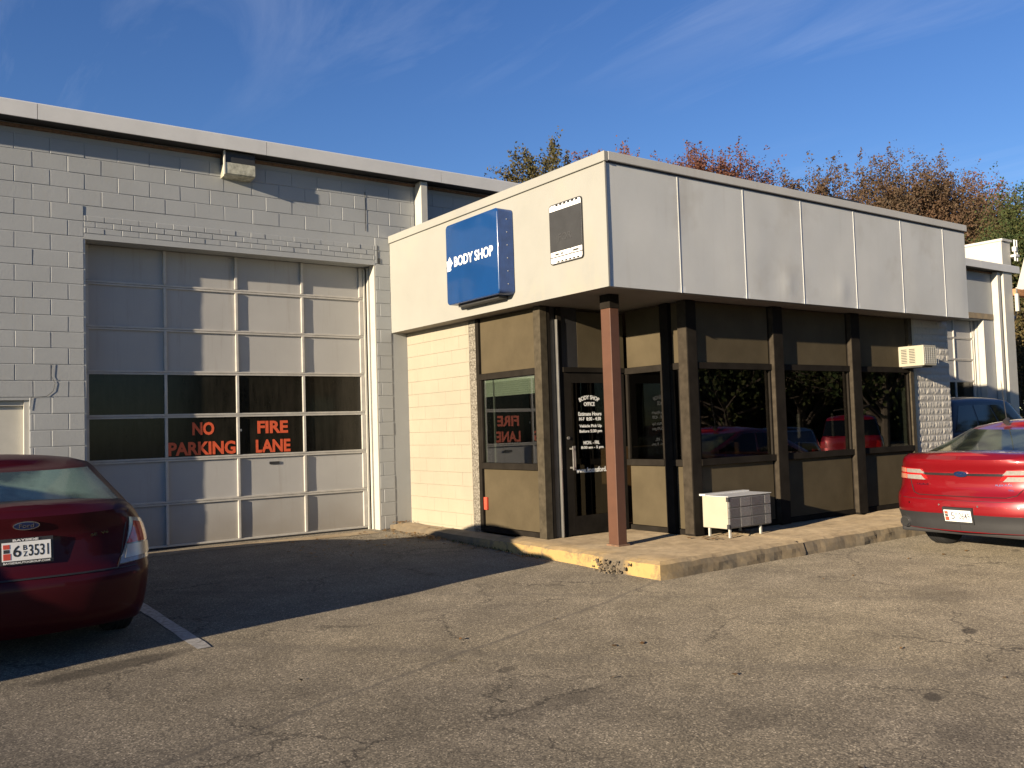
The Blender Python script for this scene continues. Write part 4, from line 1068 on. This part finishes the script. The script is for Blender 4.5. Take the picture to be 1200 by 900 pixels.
# maroon sedan at the left
GL = gz(0, -4.2)
c, root = make_car(SEDAN_A, 'maroon_paint', (-1.24, -4.82, GL-.005), R(1.5), .917, 'dewy_glass')
tag(root, 'dark maroon sedan parked in shade before the garage door', 'car')
for sd in (1, -1):
    P = lambda x, z: c.rp(x, z)
    a = [P(.60, .665), P(.86, .70), (1.02, P(0, .86)[1]), P(.645, 1.0)]
    lamp = c.patch(c.body, [P(.605, .655), (1.035, P(0, .67)[1]), (1.0, P(0, .93)[1]), P(.70, .985)], 14, 10, .007, 'tail_light', 'tail_clear', root, sd)
    c.patch(c.body, [P(.675, .795), (.995, P(0, .79)[1]), (.95, P(0, .90)[1]), P(.735, .95)], 12, 8, .011, 'red_lens', 'tail_red', lamp, sd)
    c.patch(c.body, [P(.655, .69), (.90, P(0, .70)[1]), (.88, P(0, .78)[1]), P(.675, .785)], 10, 6, .014, 'reversing_lens', 'aluminium', lamp, sd)
seam(c, root, line((-.60, .64), (.60, .64), 14)); 
for sd in (1, -1): seam(c, root, [(sd*.60, .64), (sd*.635, .72), (sd*.66, .86), (sd*.70, 1.04)])
seam(c, root, line((-.75, .635), (.75, .635), 12), 'black_plastic', .003)
oval(c, root, .0, 1.005, .085, .032)
plate(c, root, .0, .815, 'BAYSIDE', ('6', 'B', 'Z', '3531'), 'BAYSIDEAUTOGROUP.COM', 'black_plastic')
p, r, u = surf_box(c, .48, .885); n = r.cross(u)
text('SE  V6', 'chrome', root, p-r*.06+(-n if n.y > 0 else n)*.002, r, u, .13, .020, 'badge', bold=.01)
m = MB(); m.tube((-.46, 1.45, 1.44), (-.46, 1.49, 1.485), .035, 10, .02).tube((-.46, 1.48, 1.475), (-.42, 1.40, 1.72), .0045, 6, .002); m.obj('antenna', 'black_plastic', root)

# bright red sedan at the right, nose away from the camera
cx, cy = 6.86, -6.50
c, root = make_car(SEDAN_B, 'bright_red_paint', (cx, cy, gz(cx, cy+.4)-.005), R(-90-3.0), .925, 'tinted_rear')
tag(root, 'bright red sedan parked beside the pavement in front of the office', 'car')
for sd in (1, -1):
    P = lambda x, z: c.rp(x, z)
    lamp = c.patch(c.body, [P(.41, .875), (1.06, P(0, .84)[1]), (1.03, P(0, 1.0)[1]), P(.48, .985)], 14, 8, .007, 'tail_light', 'tail_red', root, sd)
    for z0, z1 in ((.935, .985), (.862, .915)):
        c.patch(c.body, [P(.44, z0), P(.70, z0), P(.70, z1-.004), P(.49, z1)], 8, 3, .011, 'reversing_lens', 'tail_clear', lamp, sd)
        c.patch(c.body, [P(.72, z0), (.93, P(0, z0)[1]), (.92, P(0, z1)[1]), P(.72, z1)], 6, 3, .011, 'amber_lens', 'tail_amber', lamp, sd)
    seam(c, root, [(sd*.50, .70), (sd*.58, .72), (sd*.64, .80), (sd*.66, .86)])
    q = c.body(abs(P(.70, .38)[0]), P(.7, .38)[1], sd)
    MB().tube((q.x, q.y+.12, .37), (q.x, q.y-.05, .37), .06, 20).obj('exhaust', 'chrome', root)
    MB().tube((q.x, q.y-.0501, .37), (q.x, q.y-.052, .37), .047, 20).obj('exhaust_bore', 'plate_black', root)
c.patch(c.body, [c.rp(-.46, .922), c.rp(.46, .922), c.rp(.46, .948), c.rp(-.46, .948)], 20, 2, .008, 'chrome_strip', 'chrome', root)
c.patch(c.body, [c.rp(-.80, .27), (.999, .02), (.999, c.rp(0, .46)[1]), c.rp(-.80, .46)], 2, 2, .001, 'bumper_valance', 'black_plastic', root) if False else None
for sd in (1, -1): c.patch(c.body, [(0.0001, .01), (1.08, .01), (1.08, c.rp(0, .49)[1]), (0.0001, c.rp(0, .505)[1])], 20, 6, .006, 'bumper_valance', 'black_plastic', root, sd)
Box('diffuser', 'black_plastic', root, -.80, .80, .17, .5, .255, .335, bev=.02)
seam(c, root, line((-.50, .70), (.50, .70), 12)); seam(c, root, line((-.8, .655), (.8, .655), 14), w=.0025)
oval(c, root, .0, .94, .082, .034)
plate(c, root, .0, .485, None, ('5', 'B', 'Z', '0649'), None, 'black_plastic', True)
for s, x, z, w in (('TAURUS', -.48, .80, .17), ('FLEX FUEL', .45, .815, .17), ('SEL', .52, .765, .06)):
    p, r, u = surf_box(c, x, z); n = r.cross(u); text(s, 'chrome', root, p-r*w/2+(-n if n.y > 0 else n)*.002, r, u, w, .018, 'badge', bold=.01)
m = MB(); m.tube((-.30, 1.62, 1.47), (-.30, 1.67, 1.51), .04, 10, .025).tube((-.30, 1.64, 1.50), (-.30, 1.56, 1.98), .006, 6, .003); m.obj('antenna', 'black_plastic', root)
m = MB()
for x, z in ((-.62, .60), (-.22, .60), (.22, .60), (.62, .60)):
    p, r, u = surf_box(c, x, z); n = r.cross(u); n = -n if n.y > 0 else n; m.tube(p, p+n*.003, .010, 10)
m.obj('parking_sensors', 'chrome', root)

# the other vehicles: in front of the far garage, off to the left, and across the lot (seen in the windows)
def plain_car(spec, paint, loc, rz, s, label, glass='car_side_glass'):
    c, root = make_car(spec, paint, loc, rz, s, glass); tag(root, label, 'car')
    for sd in (1, -1):
        P = lambda x, z: c.rp(x, z)
        h = spec['half']; c.patch(c.body, [P(h*.74, .80), (1.03, P(0, .80)[1]), (1.02, P(0, 1.0)[1]), P(h*.76, 1.0)], 8, 5, .008, 'tail_light', 'tail_red', root, sd)
        zf = .62; c.patch(c.body, [(2.35, .55), (2.78, .55), (2.76, .80), (2.3, .80)], 8, 4, .008, 'headlight', 'tail_clear', root, sd)
    f = c.patch(c.body, [(2.86, .45), (2.9999, .45), (2.9999, .8), (2.86, .8)], 5, 4, .006, 'grille', 'chrome', root, 1); c.patch(c.body, [(2.86, .45), (2.9999, .45), (2.9999, .8), (2.86, .8)], 5, 4, .0061, 'grille', 'chrome', root, -1)
    plate(c, root, 0, .80 if spec is not SUV else .72, None, ('4', 'A', 'B', '1725'), None, 'black_plastic'); return root
plain_car(SUV, 'navy_paint', (12.7, -2.45, -.02), R(-90), .93, 'dark navy hatchback behind the red sedan, by the rough pier')
plain_car(SEDAN_B, 'black_car_paint', (17.3, -3.4, -.03), R(-90), .92, 'black sedan nosing out at the far right edge')
plain_car(SUV_SHORT, 'silver_paint', (-4.25, -5.42, gz(0, -4.5)), R(0), .93, 'silver hatchback parked left of the maroon sedan')
plain_car(SUV_SHORT, 'silver_paint', (-7.0, -5.45, gz(0, -4.5)), R(1), .93, 'second silver hatchback further left of the maroon sedan')
plain_car(SUV, 'bright_red_paint', (20.3, -11.9, gz(0, -12)), R(-122), .92, 'red hatchback reflected in the office windows from across the lot')
plain_car(SEDAN_B, 'black_car_paint', (13.2, -8.9, gz(0, -9)), R(-125), .90, 'black sedan across the lot reflected low in the office windows')
plain_car(SEDAN_A, 'navy_paint', (11.6, -13.3, gz(0, -12)), R(185), .92, 'navy sedan across the lot reflected in the window above the air conditioner')

# ------------------------------------------------------------------ trees
def tree(x, y, h, cr, mat, leaves, label, seed, bare=.0, base=.3, sz=.13, group=None, kindname='autumn_tree'):
    rs = np.random.RandomState(seed); rr = random.Random(seed)
    root = empty(kindname, (x, y, 0)); tag(root, label, 'tree', group)
    m = MB(); ends = []
    th = h*.55; m.tube((0, 0, -.2), (rr.uniform(-.3, .3), rr.uniform(-.3, .3), th), h*.022, 9, h*.011)
    ccz = h*(1+base)/2; rz_ = h*(1-base)/2
    def grow(p, d, L, r, lev):
        q = p+d*L; m.tube(p, q, r, 6 if lev < 2 else 4, r*.6)
        e = Vector((q.x/cr, q.y/cr, (q.z-ccz)/rz_))
        if lev >= 3 or e.length > 1.02: ends.append((q, d)); return
        if lev: ends.append((q, d))
        for k in range(rr.choice((3, 3, 4)) if lev < 2 else 3):
            nd = (d+Vector((rr.gauss(0, .55), rr.gauss(0, .55), rr.gauss(.18, .35)))).normalized(); grow(q, nd, L*rr.uniform(.62, .85), r*.58, lev+1)
    for k in range(20):
        z0 = h*(base*.8+.5*rr.random()*(1-base)); a = k*2.4+rr.random(); el = rr.uniform(.25, 1.2)
        grow(Vector((0, 0, z0)), Vector((math.cos(a)*math.cos(el), math.sin(a)*math.cos(el), math.sin(el))), cr*rr.uniform(.42, .60), h*.008, 0)
    m.obj('trunk', 'bark', root)
    E = np.array([e[0][:] for e in ends]); Dr = np.array([e[1][:] for e in ends]); Dr[:, 2] += .55; Dr /= np.linalg.norm(Dr, axis=1)[:, None]
    inside = ((E[:, 0]/cr)**2+(E[:, 1]/cr)**2+((E[:, 2]-ccz)/rz_)**2) < 1.08; E, Dr = E[inside], Dr[inside]
    extra = rs.normal(size=(len(E)//2, 3)); extra /= np.linalg.norm(extra, axis=1)[:, None]; dx = extra.copy(); dx[:, 2] = abs(dx[:, 2])+.5
    extra *= rs.uniform(.3, .9, (len(extra), 1)); extra = extra*np.array([cr, cr, rz_])+np.array([0, 0, ccz]); E = np.vstack([E, extra]); Dr = np.vstack([Dr, dx/np.linalg.norm(dx, axis=1)[:, None]])
    E = np.vstack([E+rs.normal(size=E.shape)*.22 for _ in range(3)]); Dr = np.vstack([Dr+rs.normal(size=Dr.shape)*.35 for _ in range(3)])
    w = rs.uniform(.3, 1, len(E))*(1+1.0*np.clip((E[:, 2]-ccz)/rz_, -.3, 1)); w /= w.sum(); idx = rs.choice(len(E), leaves, p=w)
    tl = rs.uniform(.5, 1.15, len(E))[idx]*(.5+cr/7); tt = rs.uniform(-.25, 1, leaves); sp = rs.uniform(.10, .22, len(E))[idx]*(1.15-.75*np.clip(tt, 0, 1))
    P = E[idx]+Dr[idx]*(tt*tl)[:, None]+rs.normal(size=(leaves, 3))*sp[:, None]
    keep = P[:, 2] > base*h*.6; P = P[keep]; N = len(P)
    A = rs.normal(size=(N, 3)); A /= np.linalg.norm(A, axis=1)[:, None]; Bv = np.cross(A, rs.normal(size=(N, 3))); Bv /= np.linalg.norm(Bv, axis=1)[:, None]
    s_ = rs.uniform(.55, 1.2, (N, 1))*sz; V4 = np.stack([P-A*s_*.6, P-Bv*s_*.36, P+A*s_*.6, P+Bv*s_*.36], 1).reshape(-1, 3)
    me = bpy.data.meshes.new('crown'); me.vertices.add(4*N); me.vertices.foreach_set('co', V4.astype('f').ravel()); me.loops.add(4*N); me.loops.foreach_set('vertex_index', np.arange(4*N, dtype='i'))
    me.polygons.add(N); me.polygons.foreach_set('loop_start', np.arange(0, 4*N, 4, dtype='i')); me.polygons.foreach_set('loop_total', np.full(N, 4, 'i')); me.update(calc_edges=True)
    link('crown', me, mat, root)
def at(u, k):
    """ground point straight below image column u at depth k"""
    d = fw+(u-600)/F_PX*r2; return -2.1187+d.x*k, -11.2801+d.y*k
TREES = [
 (650, 44, 184, 3.6, 'leaves_olive', 40000, 'olive tree showing over the canopy roof, left of its corner', .35, .15),
 (722, 47, 178, 3.0, 'leaves_russet', 24000, 'russet tree top peeping over the very corner of the canopy', .4, .14),
 (765, 52, 196, 2.6, 'leaves_russet', 12000, 'thin russet tree top just right of the canopy corner', .4, .13),
 (845, 46, 178, 3.4, 'leaves_russet', 36000, 'rounded reddish tree over the middle of the canopy roof', .4, .13),
 (942, 47, 208, 3.0, 'leaves_brown', 28000, 'low rust coloured tree at the left end of the wood', .3, .14),
 (992, 48, 196, 3.4, 'leaves_brown', 34000, 'brown tree second from the left end of the wood', .25, .14),
 (1045, 46, 186, 3.4, 'leaves_brown', 34000, 'tallest brown tree in the middle of the wood', .2, .13),
 (1105, 47, 180, 3.7, 'leaves_brown', 38000, 'broad brown tree with bare twigs right of the tallest one', .15, .13),
 (1155, 52, 212, 3.2, 'leaves_russet', 30000, 'reddish brown tree above the end of the workshop', .12, .14),
 (1215, 37, 206, 2.7, 'leaves_green', 30000, 'green tree at the right edge of the picture', .05, .12),
 (1180, 44, 245, 3.2, 'leaves_olive', 34000, 'olive tree low behind the end of the workshop', .02, .13),
 (1245, 46, 200, 3.6, 'leaves_brown', 30000, 'brown tree beyond the right edge', .05, .13),
 (1300, 42, 200, 3.6, 'leaves_olive', 16000, 'olive tree well beyond the right edge', .05, .15),
]
for i, (u, k, yt, cr, mt, nl, lab, base, sz) in enumerate(TREES):
    x, y = at(u, k); h = (1.35+(502-.0313*(u-600)-yt)/F_PX*k)*1.03; nl = int(nl*2.5); sz *= .86; tree(x, y, h, cr, mt, nl, lab, 40+i, base=base, sz=sz, group='autumn trees behind the workshop')
for i, a in enumerate((24, 31, 37, 43, 48.5, 54, 60)):        # the wood across the road that the windows mirror
    k = 40+3*(i % 2); tree(7+k*math.sin(R(a))*1.0, -4-k*math.cos(R(a)), 11.5+1.2*(i % 2), 5.0, 'leaves_green', 22000, 'dark tree of the row across the lot, '+('first', 'second', 'third', 'fourth', 'fifth', 'sixth', 'seventh')[i]+' from the south', 90+i, base=.0, sz=.26, group='trees across the lot')
def added_wood():  # unseen leaf mass, added to close sky gaps in the window reflections
    rs = np.random.RandomState(5); N = 90000; a = np.radians(rs.uniform(12, 76, N)); k = rs.uniform(54, 62, N)
    top = 10.5+1.6*np.sin(a*37)+1.0*np.sin(a*91+1); z = top*rs.uniform(0, 1, N)**.8; P = np.stack([7+k*np.sin(a), -4-k*np.cos(a), z], 1)
    A = rs.normal(size=(N, 3)); A /= np.linalg.norm(A, axis=1)[:, None]; B = np.cross(A, rs.normal(size=(N, 3))); B /= np.linalg.norm(B, axis=1)[:, None]; s_ = rs.uniform(.3, .8, (N, 1))
    V4 = np.stack([P-A*s_, P-B*s_*.6, P+A*s_, P+B*s_*.6], 1).reshape(-1, 3)
    me = bpy.data.meshes.new('added_wood'); me.vertices.add(4*N); me.vertices.foreach_set('co', V4.astype('f').ravel()); me.loops.add(4*N); me.loops.foreach_set('vertex_index', np.arange(4*N, dtype='i'))
    me.polygons.add(N); me.polygons.foreach_set('loop_start', np.arange(0, 4*N, 4, dtype='i')); me.polygons.foreach_set('loop_total', np.full(N, 4, 'i')); me.update(calc_edges=True)
    tag(link('added_wood', me, 'leaves_green'), 'unseen wood added beyond the lot to darken the window reflections', 'wood', kind='stuff')
added_wood()
x, y = at(1205, 33)
tree(x, y, 5.5, 2.4, 'leaves_olive', 20000, 'low bushy olive shrub behind the parked cars at the right', 77, base=0, sz=.11, kindname='shrub')

# ------------------------------------------------------------------ neighbour beyond the end, wire
def neighbour():
    N = empty('neighbouring_shed'); tag(N, 'white gabled shed with a brown eave beam cut by the right edge', 'building')
    x, y = at(1203, 28.5)
    m = MB(); m.prism([(x-.32, y, 5.2), (x+.35, y, 6.3), (x+3.6, y, 6.3), (x+3.6, y, 5.2)], (0, -3, 0)); m.obj('gable', 'white_paint', N)
    Box('eave_beam', 'wood_beam', N, x-.9, x+3.8, y-.25, y, 4.98, 5.18)
    Box('wall', 'white_paint', N, x+3.0, x+3.5, y-3, y-.3, -.1, 5.19)
neighbour()
def wire():
    m = MB(); a = Vector((21.98, -.3, 4.55)); b = Vector((24.6, 1.0, 4.1)); prev = None
    for k in range(15):
        t = k/14; p = a.lerp(b, t); p.z -= .35*4*t*(1-t)
        if prev is not None: m.tube(prev, p, .022, 6)
        prev = p
    o = m.obj('service_cable', 'white_paint'); tag(o, 'slack pale cable drooping from the east end of the workshop', 'cable')
    o = Box('meter_box', 'white_paint', None, 21.965, 22.03, -.33, -.25, 3.95, 4.4); tag(o, 'slim white conduit box on the east end of the workshop', 'box')
wire()

# ------------------------------------------------------------------ fallen leaves and grit
def litter():
    m = MB(); spots = []
    for i in range(120): spots.append((rnd.gauss(3.78, .10), rnd.gauss(-1.15, .25)))
    for i in range(90): spots.append((3.84-abs(rnd.gauss(0, .07)), rnd.uniform(-3.6, -.2)))
    for i in range(110): spots.append((rnd.uniform(1.8, 3.8), rnd.gauss(-1.0, .45)))
    for i in range(60): spots.append((rnd.uniform(3.7, 4.2), rnd.gauss(-.1, .06)))
    for i in range(50): spots.append((rnd.uniform(5.3, 6.3), rnd.uniform(-4.6, -4.25)))
    for i in range(40): spots.append((rnd.uniform(0, 9), rnd.uniform(-9, -5.6)))
    for (x, y) in spots:
        if y > -.03: continue
        onslab = x > 3.9 and y > -5.25
        z = (.088+.0036*y if onslab else gz(x, y))+.006+(rnd.uniform(0, .03) if -1.6 < y < -.7 and 3.6 < x < 3.88 else 0); a = rnd.random()*6.3; s_ = rnd.uniform(.012, .032)
        p = [(x+s_*math.cos(a+k*1.571)*(1 if k % 2 else .6), y+s_*math.sin(a+k*1.571)*(1 if k % 2 else .6), z+rnd.uniform(-.003, .012)) for k in range(4)]
        m.add(p, [(0, 1, 2, 3)])
    o = m.obj('fallen_leaves', 'leaves_fallen'); tag(o, 'dry brown leaves swept against the kerb by the garage', 'leaves', kind='stuff')
    m = MB()
    for i in range(160):                   # dark weeds and moss in the kerb joint
        y = rnd.uniform(-3.5, -1.7); x = 3.86-abs(rnd.gauss(0, .03)); r = rnd.uniform(.008, .03)
        a = rnd.random()*6.3; z = gz(x, y)
        m.add([(x, y, z), (x+r*math.cos(a), y+r*math.sin(a), z+r*1.4), (x+r*.6*math.cos(a+.7), y+r*.6*math.sin(a+.7), z+r*.8)], [(0, 1, 2)])
    o = m.obj('kerb_weeds', 'leaves_green'); tag(o, 'dark weeds growing in the joint under the kerb', 'weeds', kind='stuff')
litter()
